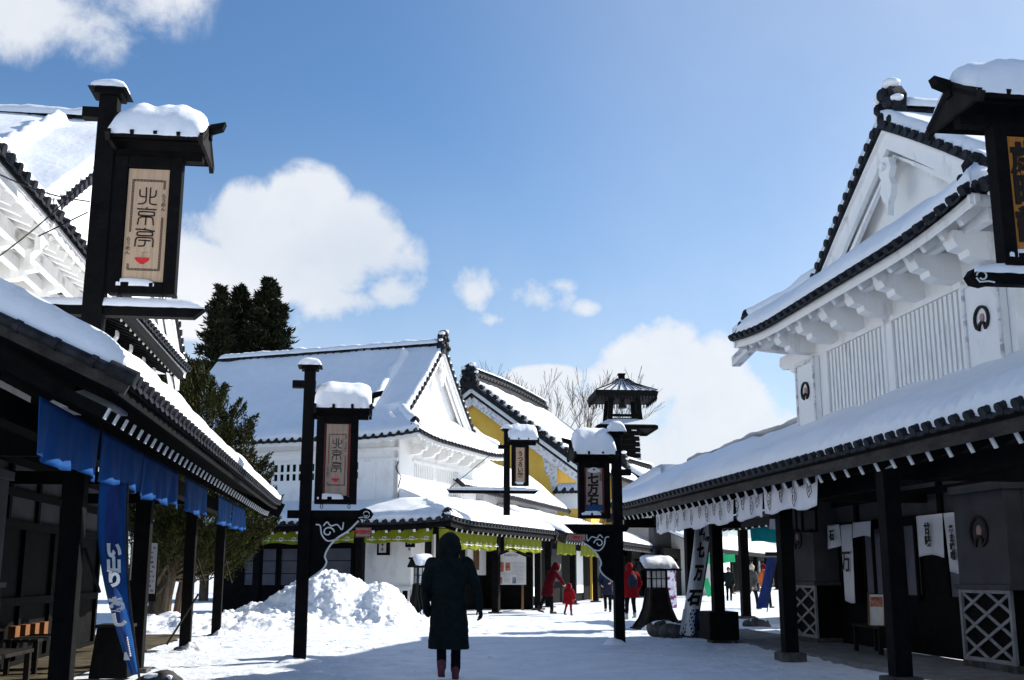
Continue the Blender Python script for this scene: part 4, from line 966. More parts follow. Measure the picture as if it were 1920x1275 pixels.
# ================================================================== HANGING SHOP SIGNS
def snow_mound(name, root, x0, x1, y0, y1, basefn, th, seed, m='snow', nx=26, ny=16, pw=3.0, lump=.35):
    mb = MB(); V = []; 
    for j in range(ny + 1):
        for i in range(nx + 1):
            u = -1 + 2 * i / nx; v = -1 + 2 * j / ny
            x = x0 + (x1 - x0) * (u + 1) / 2; y = y0 + (y1 - y0) * (v + 1) / 2
            pr = max(0, (1 - abs(u) ** pw)) ** .5 * max(0, (1 - abs(v) ** pw)) ** .5
            nz = noise.noise(Vector((x * 2.2 + seed, y * 2.2, seed * 1.7))) * lump + noise.noise(Vector((x * 7 + seed, y * 7, seed))) * .12
            wob = .03 * noise.noise(Vector((x * 9 + seed, y * 9, 2))) if (abs(u) > .95 or abs(v) > .95) else 0
            V.append((x + wob * .5, y + wob, basefn(x, y) + th * pr * (1 + nz)))
    K = nx + 1; Fs = [(j * K + i, j * K + i + 1, (j + 1) * K + i + 1, (j + 1) * K + i) for j in range(ny) for i in range(nx)]
    b = len(V); rim = [i for i in range(K)] + [j * K + nx for j in range(1, ny + 1)] + [ny * K + i for i in range(nx - 1, -1, -1)] + [j * K for j in range(ny - 1, 0, -1)]
    for q in rim: V.append((V[q][0], V[q][1], V[q][2] - .035))
    n = len(rim)
    for k in range(n): Fs.append((rim[k], rim[(k + 1) % n], b + (k + 1) % n, b + k))
    mb.add(V, Fs); return mb.build(name, m, root, smooth=True, angle=180)

def curve_pts(pts, n=6):
    """Catmull-Rom through points"""
    out = []; P = [Vector(p) for p in pts]
    for i in range(len(P) - 1):
        p0 = P[max(i - 1, 0)]; p1 = P[i]; p2 = P[i + 1]; p3 = P[min(i + 2, len(P) - 1)]
        for k in range(n):
            t = k / n; out.append(.5 * ((2 * p1) + (p2 - p0) * t + (2 * p0 - 5 * p1 + 4 * p2 - p3) * t * t + (3 * p1 - p0 - 3 * p2 + p3) * t ** 3))
    out.append(P[-1]); return [(p.x, p.y) for p in out]
SEAL = {
 0: [[(316, 265), (314, 315), (322, 336), (350, 342), (380, 342)], [(381, 240), (379, 370), (370, 400), (340, 417), (296, 420)], [(425, 240), (418, 385), (424, 410), (448, 420), (490, 422)], [(482, 268), (480, 312), (470, 334), (450, 342), (424, 344)]],
 1: [[(390, 452), (390, 472)], [(290, 472), (490, 476)], [(325, 500), (455, 502), (468, 512), (468, 530), (455, 541), (322, 540), (308, 528), (309, 510), (325, 500)], [(386, 541), (379, 642)], [(385, 556), (335, 557), (312, 572), (304, 600), (298, 640)], [(385, 556), (434, 558), (452, 574), (458, 600), (461, 641)]],
 2: [[(377, 672), (377, 690)], [(280, 688), (378, 690), (478, 706)], [(315, 714), (440, 714), (455, 724), (455, 742), (442, 752), (312, 752), (298, 742), (299, 724), (315, 714)], [(277, 870), (284, 800), (296, 782), (315, 774), (440, 775), (458, 786), (463, 806), (460, 872)], [(312, 802), (436, 806)], [(382, 804), (380, 840), (368, 858), (345, 864), (306, 864)]]}
def ramen_panel(board, cx, y, zc, k, old=False):
    fx = lambda x, yy: cx + (x - (405 - (yy - 125) * .04)) * k
    fz = lambda yy: zc - (yy - 637) * k * 1.05
    fn = lambda p, q, t: (p, y + t, q)
    mb = MB()
    for ch in SEAL.values():
        for st in ch:
            pts = [(fx(a, b), fz(b)) for a, b in st]
            mb.ribbon(curve_pts(pts, 5) if len(pts) > 2 else pts, 13 * k, fn, -.006, 0)
    mb.build('lettering', 'ink', board)
    mbs = [MB() for _ in range(4)]; s = 9 * k
    def key(x, z, mb):
        mb.ribbon([(x - s, z - s * 1.6), (x + s, z - s * 1.6), (x + s, z + s * 1.6), (x - s, z + s * 1.6), (x - s, z - .4 * s), (x + .1 * s, z - .4 * s), (x + .1 * s, z + .7 * s)], 4.6 * k, fn, -.004, 0)
    def keyh(x, z, mb): mb.ribbon([(x - s * 1.6, z - s), (x + s * 1.6, z - s), (x + s * 1.6, z + s), (x - s * 1.6, z + s), (x - s * 1.6, z), (x, z)], 4.6 * k, fn, -.004, 0)
    yy = 175
    while yy < 1110:
        if yy < 720 or yy > 1035: key(fx(246 - (yy - 155) * .04, yy), fz(yy), mbs[0])
        if yy < 245 or yy > 555: key(fx(570 - (yy - 155) * .045, yy), fz(yy), mbs[1])
        yy += 33
    for i in range(9): keyh(fx(268 + i * 34, 168), fz(168), mbs[2]); keyh(fx(232 + i * 34, 1108), fz(1108), mbs[3])
    for mb in mbs: mb.build('key_pattern', 'red_wood' if old else 'ink', board)
    text('らうめん', 52 * k, 'ink', board, (fx(560, 400), y - .004, fz(400)), vertical=True, extrude=.001)
    text('らうめん', 52 * k, 'ink', board, (fx(208, 868), y - .004, fz(868)), vertical=True, extrude=.001)
    mb = MB(); c = (fx(357, 985), fz(983)); pl = [(c[0] + 75 * k * math.cos(R(a)), c[1] + 62 * k * math.sin(R(a))) for a in range(180, 361, 15)]
    mb.prism(pl, fn, -.006, 0); mb.prism([(c[0] - 28 * k, c[1] - 55 * k), (c[0] + 28 * k, c[1] - 55 * k), (c[0] + 24 * k, c[1] - 70 * k), (c[0] - 24 * k, c[1] - 70 * k)], fn, -.006, 0); mb.build('bowl_mark', 'red_ink', board)
    mb = MB(); mb.prism([(c[0] - 8 * k, c[1] + 4 * k), (c[0] + 8 * k, c[1] + 4 * k), (c[0] + 8 * k, c[1] + 60 * k), (c[0] - 8 * k, c[1] + 60 * k)], fn, -.003, 0); mb.ribbon([(c[0] - 10 * k, c[1] + 56 * k), (c[0] + 90 * k, c[1] + 53 * k)], 3 * k, fn, -.004, 0); mb.build('noodle_mark', 'sign_wood_old', board)

def shop_sign(loc, label, side=1, z0=-.1, top=4.7, pw=.2, gap=.14, bw=.68, bz=(2.46, 3.9), hood=(3.98, .08, 1.04), arm=(2.33, -.28, 1.08), nib=4.42, content=None, panel='sign_wood', bracket_=True, th=.32, seed=1, trim=None, rz=None, snowtop=.11, footsnow=True, armsnow=False, depth=.34, hsnow=1.0, tip='flare'):
    r = empty('hanging_shop_sign', loc, R(7.5) if rz is None else rz, label=label, cat='shop sign', group='roofed hanging shop signs along the street')
    S = side
    def X(a, b): return (min(S * a, S * b), max(S * a, S * b))
    mb = MB(); w = pw / 2; wt = w * .92
    mb.add([(-w, -w, z0), (w, -w, z0), (w, w, z0), (-w, w, z0), (-wt, -wt, top), (wt, -wt, top), (wt, wt, top), (-wt, wt, top)], [(0, 3, 2, 1), (4, 5, 6, 7), (0, 1, 5, 4), (1, 2, 6, 5), (2, 3, 7, 6), (3, 0, 4, 7)])
    mb.build('post', 'black_wood', r, bevel=.012)
    mb = MB(); mb.box(-w - .04, w + .04, -w - .04, w + .04, top, top + .05); mb.add([(-w - .1, -w - .1, top + .05), (w + .1, -w - .1, top + .05), (w + .1, w + .1, top + .05), (-w - .1, w + .1, top + .05), (-.02, -.02, top + .16), (.02, -.02, top + .16), (.02, .02, top + .16), (-.02, .02, top + .16)], [(0, 3, 2, 1), (4, 5, 6, 7), (0, 1, 5, 4), (1, 2, 6, 5), (2, 3, 7, 6), (3, 0, 4, 7)])
    c = mb.build('post_cap', 'black_wood', r); snow_mound('snow_cap', c, -w - .08, w + .08, -w - .08, w + .08, lambda x, y: top + .10, snowtop, seed, nx=12, ny=12, pw=2.4)
    if nib: mb = MB(); mb.box(*X(-.28, .1), -.07, .07, nib - .06, nib + .06); mb.build('cross_piece', 'black_wood', r)
    # little gabled hood
    hz, hx0, hx1 = hood; D = depth; rise = .26
    x0, x1 = X(hx0, hx1); mb = MB()
    for s_ in (-1, 1): mb.bar(((x0 + x1) / 2, 0, hz + rise), ((x0 + x1) / 2, s_ * D, hz), x1 - x0, .04)
    o = mb.build('hood_roof', 'black_wood', r)
    mb = MB(); n = max(3, int((x1 - x0) / .26))
    for i in range(n + 1):
        x = x0 + .03 + (x1 - x0 - .06) * i / n
        for s_ in (-1, 1): mb.bar((x, 0, hz + rise + .03), (x, s_ * (D + .03), hz + .03), .04, .05)
    mb.build('batten', 'black_wood', o)
    for xx in (x0 + .03, x1 - .03):
        mb = MB(); mb.prism([(-D + .02, hz - .04), (D - .02, hz - .04), (0, hz + rise - .02)], YZ, xx - .02, xx + .02)
        for s_ in (-1, 1): mb.bar((xx, 0, hz + rise + .02), (xx, s_ * (D + .06), hz - .04), .05, .10)
        mb.build('gable_board', 'dark_wood', o)
    mb = MB(); xe = S * (hx1 + .14)
    mb.box(*X(-.0, hx1 + .02), -.05, .05, hz + rise - .10, hz + rise + .02)
    mb.prism([(S * hx1, hz + rise - .03), (xe, hz + rise + .02), (xe + S * .03, hz + rise + .10), (S * hx1, hz + rise + .06)], XZ, -.06, .06)
    mb.build('ridge_beam', 'black_wood', o)
    mb = MB(); mb.box(*X(.0, hx1 - .06), -.06, .06, hz - .13, hz - .02); mb.box(x0 + .02, x1 - .02, -D * .72, -D * .72 + .05, hz - .0, hz + .06); mb.build('hood_beam', 'black_wood', o)
    snow_mound('snow_cover', o, x0 + .01, x1 - .01, -D - .02, D + .02, lambda x, y: hz + .06 + rise * (1 - abs(y) / D) * .9, th * hsnow, seed + 2, pw=4.5, lump=.25)
    # the board
    b0, b1 = X(gap, gap + bw); z_0, z_1 = bz
    mb = MB(); fw = .125 * bw / .68
    mb.box(b0, b0 + fw, -.085, .085, z_0, z_1); mb.box(b1 - fw, b1, -.085, .085, z_0, z_1); mb.box(b0 + fw, b1 - fw, -.082, .082, z_1 - fw, z_1); mb.box(b0 + fw, b1 - fw, -.082, .082, z_0, z_0 + fw * .95)
    mb.box(b0 + fw, b1 - fw, -.03, .03, z_0 + fw, z_1 - fw)
    bd = mb.build('signboard', 'black_wood', r, bevel=.008)
    py = -.047; pi = .0
    mb = MB(); pw_ = .46 / .68 * bw; cx = (b0 + b1) / 2; px0, px1 = b0 + fw + .008, b1 - fw - .008
    if trim: px0 += .03; px1 -= .03; tm = MB(); tm.box(b0 + fw, b0 + fw + .03, -.05, -.031, z_0 + fw, z_1 - fw); tm.box(b1 - fw - .03, b1 - fw, -.05, -.031, z_0 + fw, z_1 - fw); tm.build('trim', trim, bd)
    mb.box(px0, px1, py, -.031, z_0 + fw + .01, z_1 - fw - .01); mb.build('panel', panel, bd)
    if content: content(bd, cx, py - .001, z_0, z_1, px0, px1)
    snow_mound('snow_ledge', bd, b0 + .05, b0 + .05 + bw * .62, -.084, -.04, lambda x, y: z_0 + fw * .95 - .01, .05, seed + 5, nx=16, ny=6, pw=4)
    mb = MB()
    for x in (b0 + .12, b1 - .12):
        for zz in (z_1, z_0 - .07): mb.tube([(x + .02 * math.cos(a), 0, zz + .035 + .035 * math.sin(a)) for a in [k * math.pi / 4 for k in range(9)]], .007, 5)
    mb.build('hook', 'iron', r)
    # lower arm with curled tip
    az, ax0, ax1 = arm; a0, a1 = X(ax0, ax1)
    mb = MB()
    if tip == 'curl':
        e = S * ax1
        pl = [(S * ax0, az - .07), (e - S * .22, az - .07), (e - S * .14, az - .09), (e - S * .04, az - .07), (e, az), (e - S * .05, az + .07), (e - S * .14, az + .10), (e - S * .24, az + .06), (S * ax0, az + .055)]
        mb.prism(pl, XZ, -.06, .06)
    else: mb.prism([(S * ax0, az + .07), (S * (ax0 + .1), az - .07), (S * (ax1 - .16), az - .07), (S * ax1, az + .07)], XZ, -.07, .07)
    ar = mb.build('lower_arm', 'black_wood', r)
    if tip == 'curl':
        mb = MB(); e = S * (ax1 - .12); mb.ribbon([(e + .055 * math.cos(t) * (1 - t / 14) * S, az + .05 * math.sin(t) * (1 - t / 14)) for t in [k * .5 for k in range(12)]], .014, XZ, -.068, -.061)
        mb.ribbon([(e + S * .06, az - .02), (e + S * .03, az - .06), (e - S * .06, az - .05), (e - S * .12, az - .06)], .014, XZ, -.068, -.061); mb.build('scroll_line', 'white_line', ar)
    if armsnow:
        snow_mound('snow_cover', ar, a0 + .05, a1 - .05, -.09, .08, lambda x, y: az + .065, .07, seed + 8, nx=30, ny=6, pw=5)
    if bracket_:
        bz1 = az - .07; mb = MB()
        out = curve_pts([(.90, bz1), (.84, bz1 - .06), (.70, bz1 - .20), (.52, bz1 - .32), (.40, bz1 - .46), (.34, bz1 - .60), (.37, bz1 - .70), (.30, bz1 - .82), (.12, bz1 - .95)], 4)
        pl = [(S * .05, bz1)] + [(S * a, b) for a, b in out] + [(S * .05, bz1 - .98)]
        mb.prism(pl, XZ, -.025, .025); bb = mb.build('carved_bracket', 'black_wood', r)
        mb = MB(); mb.ribbon([(S * a, b) for a, b in out[3:]], .028, XZ, -.034, -.026)
        sp = [(S * (.38 + .10 * math.cos(t) * (1 - t / 9)), bz1 - .22 + .09 * math.sin(t) * (1 - t / 9)) for t in [k * .55 for k in range(13)]]
        mb.ribbon(sp, .022, XZ, -.034, -.026); mb.ribbon(curve_pts([(S * .52, bz1 - .33), (S * .38, bz1 - .36), (S * .28, bz1 - .26), (S * .25, bz1 - .12), (S * .18, bz1 - .10)]), .022, XZ, -.034, -.026)
        mb.ribbon(curve_pts([(S * .30, bz1 - .12), (S * .36, bz1 - .06), (S * .42, bz1 - .12), (S * .52, bz1 - .10), (S * .60, bz1 - .18), (S * .62, bz1 - .06)]), .020, XZ, -.034, -.026)
        mb.build('scroll_line', 'white_line', bb)
    if footsnow: snow_mound('snow_heap', r, -.34, .36, -.3, .3, lambda x, y: -.02, .15, seed + 6, nx=22, ny=22, pw=1.2, lump=1.3)
    return r
def c_ramen(old):
    def f(bd, cx, y, z0, z1, px0, px1): ramen_panel(bd, cx, y, (z0 + z1) / 2, (px1 - px0) / 410 * .97, old)
    return f
def c_seven(bd, cx, y, z0, z1, px0, px1):
    w = px1 - px0; H = z1 - z0; fn = lambda p, q, t: (p, y + t, q)
    text('七万石', w * .68, 'ink', bd, (cx - .02, y - .004, z0 + H * .50), vertical=True, bold=.012, extrude=.002)
    text('温泉郷', w * .17, 'ink', bd, (px1 - .03, y - .004, z0 + H * .72), vertical=True, extrude=.001)
    mb = MB(); c = (cx, z1 - H * .16); mb.prism([(c[0] + w * .42 * math.cos(R(a)), c[1] - w * .10 + w * .30 * math.sin(R(a))) for a in range(10, 171, 16)] + [(c[0] - w * .14, c[1] - w * .14), (c[0] + w * .14, c[1] - w * .14)], fn, -.004, 0); mb.build('fan_mark', 'white_cloth', bd)
    mb = MB(); mb.prism([(c[0] + w * .08 * math.cos(R(a)), c[1] + .02 + w * .07 * math.sin(R(a))) for a in range(0, 360, 40)], fn, -.008, -.0045); mb.build('crest_emblem', 'red_ink', bd)
    mb = MB(); mb.box(px0, px1, y - .003, y, z0 + H * .13, z0 + H * .24); mb.build('check_band', 'cobalt_cloth', bd)
    mb = MB()
    for i in range(8):
        for j in range(3):
            if (i + j) % 2: mb.box(px0 + w * i / 8, px0 + w * (i + 1) / 8 - .012, y - .006, y - .0035, z0 + H * (.135 + .034 * j), z0 + H * (.135 + .034 * j) + .018)
    mb.build('checks', 'teal_cloth', bd)
def c_utsuroi(bd, cx, y, z0, z1, px0, px1): text('うつろい館', (px1 - px0) * .66, 'ink', bd, (cx, y - .004, (z0 + z1) / 2), vertical=True, bold=.006)
def c_saijiki(bd, cx, y, z0, z1, px0, px1): text('歳時記', (px1 - px0) * .80, 'ink', bd, (cx - .02, y - .004, (z0 + z1) / 2), vertical=True, bold=.016, extrude=.008)

shop_sign(at(175, 600, 11.85).xy.to_3d() + Vector((0, 0, 3.1)), 'large ramen sign with fresh pale panel rising above the left arcade roof', z0=0, top=3.52, pw=.22, gap=.13, bw=.72, bz=(1.24, 2.82), hood=(2.92, .08, 1.12), arm=(1.06, -.9, 1.22), nib=3.32, content=c_ramen(False), bracket_=False, seed=4, footsnow=True, armsnow=True, th=.27, depth=.42)
shop_sign((-3.35, 18.32, 0), 'weathered ramen sign on the tall black post before the snow pile', top=4.66, pw=.2, content=c_ramen(True), panel='sign_wood_old', seed=9, arm=(2.30, -.28, 1.10), tip='curl', th=.22, snowtop=.10, trim='red_trim')
shop_sign((2.05, 22.04, 0), 'sign reading 七万石 under a white fan, left of the dark lantern tower', side=-1, top=4.02, pw=.19, gap=.15, bw=.62, bz=(2.40, 3.50), hood=(3.60, .04, .92), arm=(2.22, -.26, 1.05), nib=3.3, content=c_seven, panel='sign_wood_old', seed=14, trim='red_trim', th=.28, snowtop=.18)
shop_sign(at(950, 962, 36.5).xy.to_3d() + Vector((0, 0, 3.2)), 'small narrow sign on a post standing out of the corner building\'s lower snowy roof', z0=0, top=2.72, pw=.2, gap=.16, bw=.56, bz=(.94, 2.30), hood=(2.40, .0, 1.02), arm=(.76, -1.95, 1.08), nib=2.2, content=c_utsuroi, panel='sign_wood', seed=19, bracket_=False, footsnow=False, trim='red_trim', armsnow=True, th=.26)
s5 = at(1868, 400, 10.2)
shop_sign((s5.x + .83, s5.y + .1, 2.9), 'orange-panelled sign with black lettering before the big right building', side=-1, z0=0, top=3.6, pw=.22, gap=.12, bw=.72, bz=(1.28, 2.72), hood=(2.80, .0, 1.22), arm=(1.17, -.2, 1.20), nib=3.0, content=c_saijiki, panel='orange_wood', seed=23, bracket_=False, footsnow=False, tip='curl', armsnow=True, th=.28, depth=.45)

# small red plaques hanging from arms, and the guy wires
def plaque(loc, label, rz, w=.26, h=.16, body='本場拉麺'):
    r = empty('red_hanging_plaque', loc, rz, label=label, cat='plaque', group='small red plaques hanging from sign arms')
    mb = MB(); mb.box(-w / 2, w / 2, -.012, .012, -h / 2, h / 2); mb.build('board', 'red_wood', r, bevel=.004)
    mb = MB(); mb.box(-w / 2 + .015, w / 2 - .015, -.016, -.0125, -h / 2 + .015, h / 2 - .015); mb.build('face', 'sign_wood_old', r)
    text(body, h * .42, 'red_ink', r, (0, -.018, 0), bold=.004)
    mb = MB(); mb.tube([(0, 0, h / 2), (0, 0, h / 2 + .22)], .006, 5); mb.build('chain', 'iron', r)
p = plaque(at(681, 998, 18.2), 'red plaque hanging from the curled arm of the weathered ramen sign', R(7.5)); 
plaque(at(1082, 1008, 21.9), 'red plaque hanging at the far tip of the arm of the 七万石 sign', R(4), .34, .14, '登別名物')
def wire(p, q, label, sag=.05, rad=.008):
    mb = MB(); mb.tube([Vector(p).lerp(Vector(q), i / 8) - Vector((0, 0, sag * math.sin(math.pi * i / 8))) for i in range(9)], rad, 5)
    tag(mb.build('guy_wire', 'iron'), label, 'wire', 'guy wires')
wire(at(-4, 482, 10.6), at(166, 332, 11.8), 'long guy wire running from the lower left up to the big ramen sign post')
wire(at(-4, 326, 10.9), at(168, 378, 11.8), 'upper guy wire sloping down from the roof edge to the big ramen sign post')
wire(at(72, 443, 11.3), at(164, 398, 11.8), 'short guy wire fixed to the white eave beside the big ramen sign post', 0)
wire(at(840, 918, 36.4), at(925, 848, 36.6), 'thin guy wire from the narrow sign arm up to the white eave', 0, .012)

# ================================================================== CURTAINS, BANNERS
def noren(frame, a0, a1, b, z0, z1, m, label, group, name='shop_curtain', wave=.04, slant=0, marks=None, seed=0, cat='curtain', split=0):
    """frame(a,b,z)->world; a cloth hung along a"""
    r0 = frame((a0 + a1) / 2, b, 0); d = (frame(a1, b, 0) - frame(a0, b, 0)).normalized(); rz = math.atan2(d.y, d.x)
    r = empty(name, (r0.x, r0.y, z0), rz, label=label, cat=cat, group=group); w = abs(a1 - a0)
    mb = MB(); n = max(12, int(w / .06)); k = 10
    def f(s, t):
        x = -w / 2 + w * s; fr_ = (1 - t)
        return (x + .03 * fr_ * math.sin(seed + x * 2), wave * fr_ * (math.sin(x * 7 + seed) + .5 * math.sin(x * 17 + seed * 2)), (z1 - z0) * t + fr_ * (.03 * math.sin(x * 5 + seed)) + slant * s * fr_)
    mb.grid(f, lin(0, 1, n), lin(0, 1, k)); c = mb.build('cloth', m, r, smooth=True, angle=180)
    sm = c.modifiers.new('thickness', 'SOLIDIFY'); sm.thickness = .006
    if marks: marks(r, f, w, z1 - z0)
    return r
gl = 'blue curtains hung along the left arcade eave'
for i, (u0, u1) in enumerate(((9.4, 11.55), (11.65, 13.8), (13.85, 16.5), (17.2, 19.55), (21.1, 23.4), (23.5, 25.9))):
    nm = ('nearest', 'second nearest', 'third nearest', 'fourth nearest', 'fifth nearest', 'farthest')[i]
    noren(W_left, u0, u1, 2.62, 2.26 + .02 * (i % 2), 2.76, 'blue_cloth', f'{nm} of the blue cloth curtains under the left arcade eave', gl, seed=i * 1.7)
def seal_marks(r, f, w, h):
    n = 4
    for i in range(n):
        mb = MB(); s0 = (i + .5) / n; cx = -w / 2 + w * s0; zc = h * (.62 if i % 2 else .42); rr = .095
        y = f(s0, zc / h)[1]
        for sgn in (-1,):
            fn = lambda p, q, t: (p, y - .035 + t, q)
            mb.ribbon([(cx + rr * (.8 + .22 * math.sin(a * 3 + i)) * math.cos(a), zc + rr * 1.5 * (.9 + .16 * math.sin(a * 4 + i)) * math.sin(a)) for a in [k * math.pi / 12 for k in range(25)]], .013, fn, 0, .004)
            mb.ribbon([(cx - rr * .3, zc + rr * .7), (cx + rr * .35, zc + rr * .5), (cx + rr * .3, zc - rr * .5), (cx - rr * .3, zc - rr * .7), (cx - rr * .35, zc + .2 * rr), (cx + .1 * rr, zc)], .011, fn, 0, .004)
        mb.build('ink_mark', 'ink', r)
gr = 'white ink-marked curtains hung along the right arcade eave'
for i, (u0, u1, n, z0) in enumerate(((24.5, 22.95, 6.45, 2.22), (22.9, 20.8, 6.43, 2.22), (20.7, 19.05, 6.41, 2.23), (18.95, 17.55, 6.40, 2.25), (17.45, 15.25, 6.38, 2.29))):
    nm = ('farthest', 'second farthest', 'middle', 'second nearest', 'nearest')[i]
    noren(lambda a, b, z: W(-a, b, z), -u0, -u1, n, z0, 2.74, 'white_cloth', f'{nm} of the five white curtains with ink outlines under the right arcade eave', gr, seed=i * 2.1, marks=seal_marks, wave=.03)
noren(lambda a, b, z: Vector((a, b, z)), 6.1, 7.0, 26.8, 2.38, 2.62, 'white_cloth', 'short white cloth with one ink outline seen across the end of the right arcade', gr, seed=5, wave=.02)
noren(lambda a, b, z: Vector((a, b, z)), at(1405, 980, 33).x, at(1470, 980, 33).x, 33, 2.25, 2.95, 'teal_cloth', 'teal curtain on the dark arcade building beyond the right arcade', None, seed=3)
def C_(a, b, z=0):
    p = W(a, -b, z, CY, CO); return p
def wavemarks(r, f, w, h):
    mb = MB(); n = int(w / .42)
    for sgn in (-1,):
        for i in range(n):
            cx = -w / 2 + w * (i + .5) / n; zc = h * .32; y = f((i + .5) / n, .3)[1] - .03
            fn = lambda p, q, t: (p, y + t, q)
            mb.ribbon([(cx + .09 * math.cos(a) * (1 - a / 14), zc + .06 * math.sin(a) * (1 - a / 14)) for a in [k * .6 for k in range(14)]], .016, fn, 0, .004)
            mb.ribbon([(cx - .2, zc - .03), (cx - .09, zc - .04), (cx, zc - .06), (cx + .1, zc - .04), (cx + .22, zc - .03)], .016, fn, 0, .004)
    mb.build('wave_pattern', 'white_line', r)
go = 'olive green curtains around the corner building'
def C2(b, a, z=0): return C_(a, b, z)
for i, (b0, b1) in enumerate(((10.2, 7.2), (6.8, 3.45), (3.1, .75))):
    noren(lambda a, b, z: C_(b, -a, z), -b0, -b1, .42, 2.3, 2.74, 'olive_cloth', ('olive curtain at the left end of the corner building\'s front', 'olive curtain behind the red bowl sign on the corner building\'s front', 'olive curtain right of the wall plaque on the corner building\'s front')[i], go, seed=i, marks=wavemarks)
for i, (a0, a1) in enumerate(((.7, 5.2), (5.9, 10.2))):
    noren(C_, a0, a1, .42, 2.12, 2.72, 'olive_cloth', ('olive curtain behind the hooded walker on the corner building\'s street side', 'olive curtain above the notice board')[i], go, seed=4 + i, marks=wavemarks)
def D_(a, b, z=0): return W(a, -b, z, DY, DO)
for i, (a0, a1) in enumerate(((.9, 4.4), (5.6, 9.4))):
    noren(D_, a0, a1, .55, 2.15, 2.72, 'olive_cloth', ('sunlit olive curtain above the stooping person in red', 'olive curtain just behind the post of the 七万石 sign')[i], go, seed=7 + i)
# olive cloth tied round the corner post
mb = MB(); c = C_(.3, .35, 0); mb.tube([(c.x, c.y, 1.6), (c.x + .02, c.y, 1.75), (c.x, c.y, 2.0), (c.x - .02, c.y, 2.35), (c.x, c.y, 2.7)], [.10, .13, .10, .17, .22], 12, flat=.7)
tag(mb.build('tied_cloth', 'olive_cloth', smooth=True), 'gathered olive cloth bundle hanging at the corner post beside the hooded walker', 'cloth')

# door curtains of the right building
def RW(a, b, z=0): return W(-a, b, z)
def kana(body, sz, mm='ink', yoff=-.05, vert=True, dx=0):
    def f_(r, f, w, h): text(body, sz, mm, r, (dx, yoff, h * .5), vertical=vert, bold=.006)
    return f_
noren(RW, -17.6, -16.75, 9.02, 1.62, 2.28, 'white_cloth', 'white door curtain panel with dark hem, nearer doorway of the right arcade', 'white door curtains in the right arcade', seed=2, marks=kana('甘味', .2), wave=.02)
noren(RW, -16.7, -16.15, 9.02, 1.35, 2.28, 'white_cloth', 'longest written strip of the nearer doorway curtain beside the crest pilaster', 'white door curtains in the right arcade', seed=3, marks=kana('あま味噌', .14), wave=.02)
noren(RW, -20.6, -20.1, 9.02, .85, 2.26, 'white_cloth', 'long white door curtain strip reading 万 in the farther doorway', 'white door curtains in the right arcade', seed=4, marks=kana('万', .42), wave=.02)
noren(RW, -21.2, -20.65, 9.02, 1.85, 2.28, 'white_cloth', 'short white curtain gathered at the farther doorway beside the crest pilaster', 'white door curtains in the right arcade', seed=6, marks=kana('石', .22), wave=.03)
noren(RW, -20.05, -19.3, 9.02, 2.0, 2.28, 'white_cloth', 'short raised white curtain flap behind the near arcade post', 'white door curtains in the right arcade', seed=8, wave=.03)

# leaning banner 七万石 on the right and blue banner on the left
def banner(p_top, p_bot, w0, w1, m, label, bow, name='nobori_banner', axis=None, marks=None, poleside=1):
    p_top = Vector(p_top); p_bot = Vector(p_bot); ax = Vector(axis or (1, .1, 0)).normalized()
    r = empty(name, (p_bot.x, p_bot.y, 0), 0, (p_bot.x, p_bot.y, 0), label=label, cat='banner', group='tall cloth banners')
    def f(s, t):
        c = p_bot.lerp(p_top, t); w = w1 + (w0 - w1) * min(1, t * 1.3); c = c + ax * (bow * math.sin(math.pi * t) + (s - .5) * w)
        c.y += .05 * math.sin(s * 6 + t * 5) + .10 * math.sin(t * math.pi) * (s - .5); return c
    mb = MB(); mb.grid(f, lin(0, 1, 10), lin(0, 1, 40)); c = mb.build('cloth', m, r, smooth=True, angle=180); c.modifiers.new('thickness', 'SOLIDIFY').thickness = .006
    mb = MB(); s_ = 1.02 if poleside > 0 else -.02; mb.tube([Vector(f(s_, t)) for t in lin(-.08, 1, 12)], .016, 6); mb.build('pole', 'iron', r)
    if marks: marks(r, f)
    return r
def glyph_on(r, f, body, t, size, m, s=.5, tilt=0, bold=.012, thin=1):
    o = text(body, size, m, r, (0, 0, 0), bold=bold, extrude=.002); off = OFF[r.name]
    c = Vector(f(s, t)); up = (Vector(f(s, t + .04)) - Vector(f(s, t - .04))).normalized(); rt = (Vector(f(min(1, s + .2), t)) - Vector(f(max(0, s - .2), t))).normalized(); nn = rt.cross(up).normalized()
    T = Matrix(((rt.x * thin, -nn.x, up.x, 0), (rt.y * thin, -nn.y, up.y, 0), (rt.z * thin, -nn.z, up.z, 0), (0, 0, 0, 1)))
    T = Matrix.Translation(c - off + nn * .03) @ T @ Matrix.Translation(off)
    o.data.transform(T); return o
def m_white(r, f):
    for body, t, sz in (('の', .93, .30), ('七', .75, .34), ('万', .55, .36), ('石', .33, .36)): glyph_on(r, f, body, t, sz, 'ink', .48, bold=.02, thin=.8)
    glyph_on(r, f, '登別', .86, .10, 'ink', .85, thin=.8)
    mb = MB()
    for j in range(7):
        for i in range(4):
            a = (i + .5 * (j % 2)) / 4.2; t0 = .01 + j * .032
            q = [Vector(f(a + .1, t0)), Vector(f(a + .2, t0 + .022)), Vector(f(a + .1, t0 + .044)), Vector(f(a, t0 + .022))]
            for e in range(4): mb.bar(q[e] + Vector((0, -.02, 0)), q[(e + 1) % 4] + Vector((0, -.02, 0)), .012, .012)
    mb.build('lattice_pattern', 'white_line', r)
b = banner(at(1318, 982, 24.6), at(1288, 1192, 24.6), .36, .34, 'white_cloth', 'leaning white banner with brush lettering beside the dark lantern tower', .04, marks=m_white)
mb = MB(); p0 = at(1288, 1192, 24.6); p1 = at(1294, 1142, 24.6)
ax = Vector((1, .1, 0)).normalized()
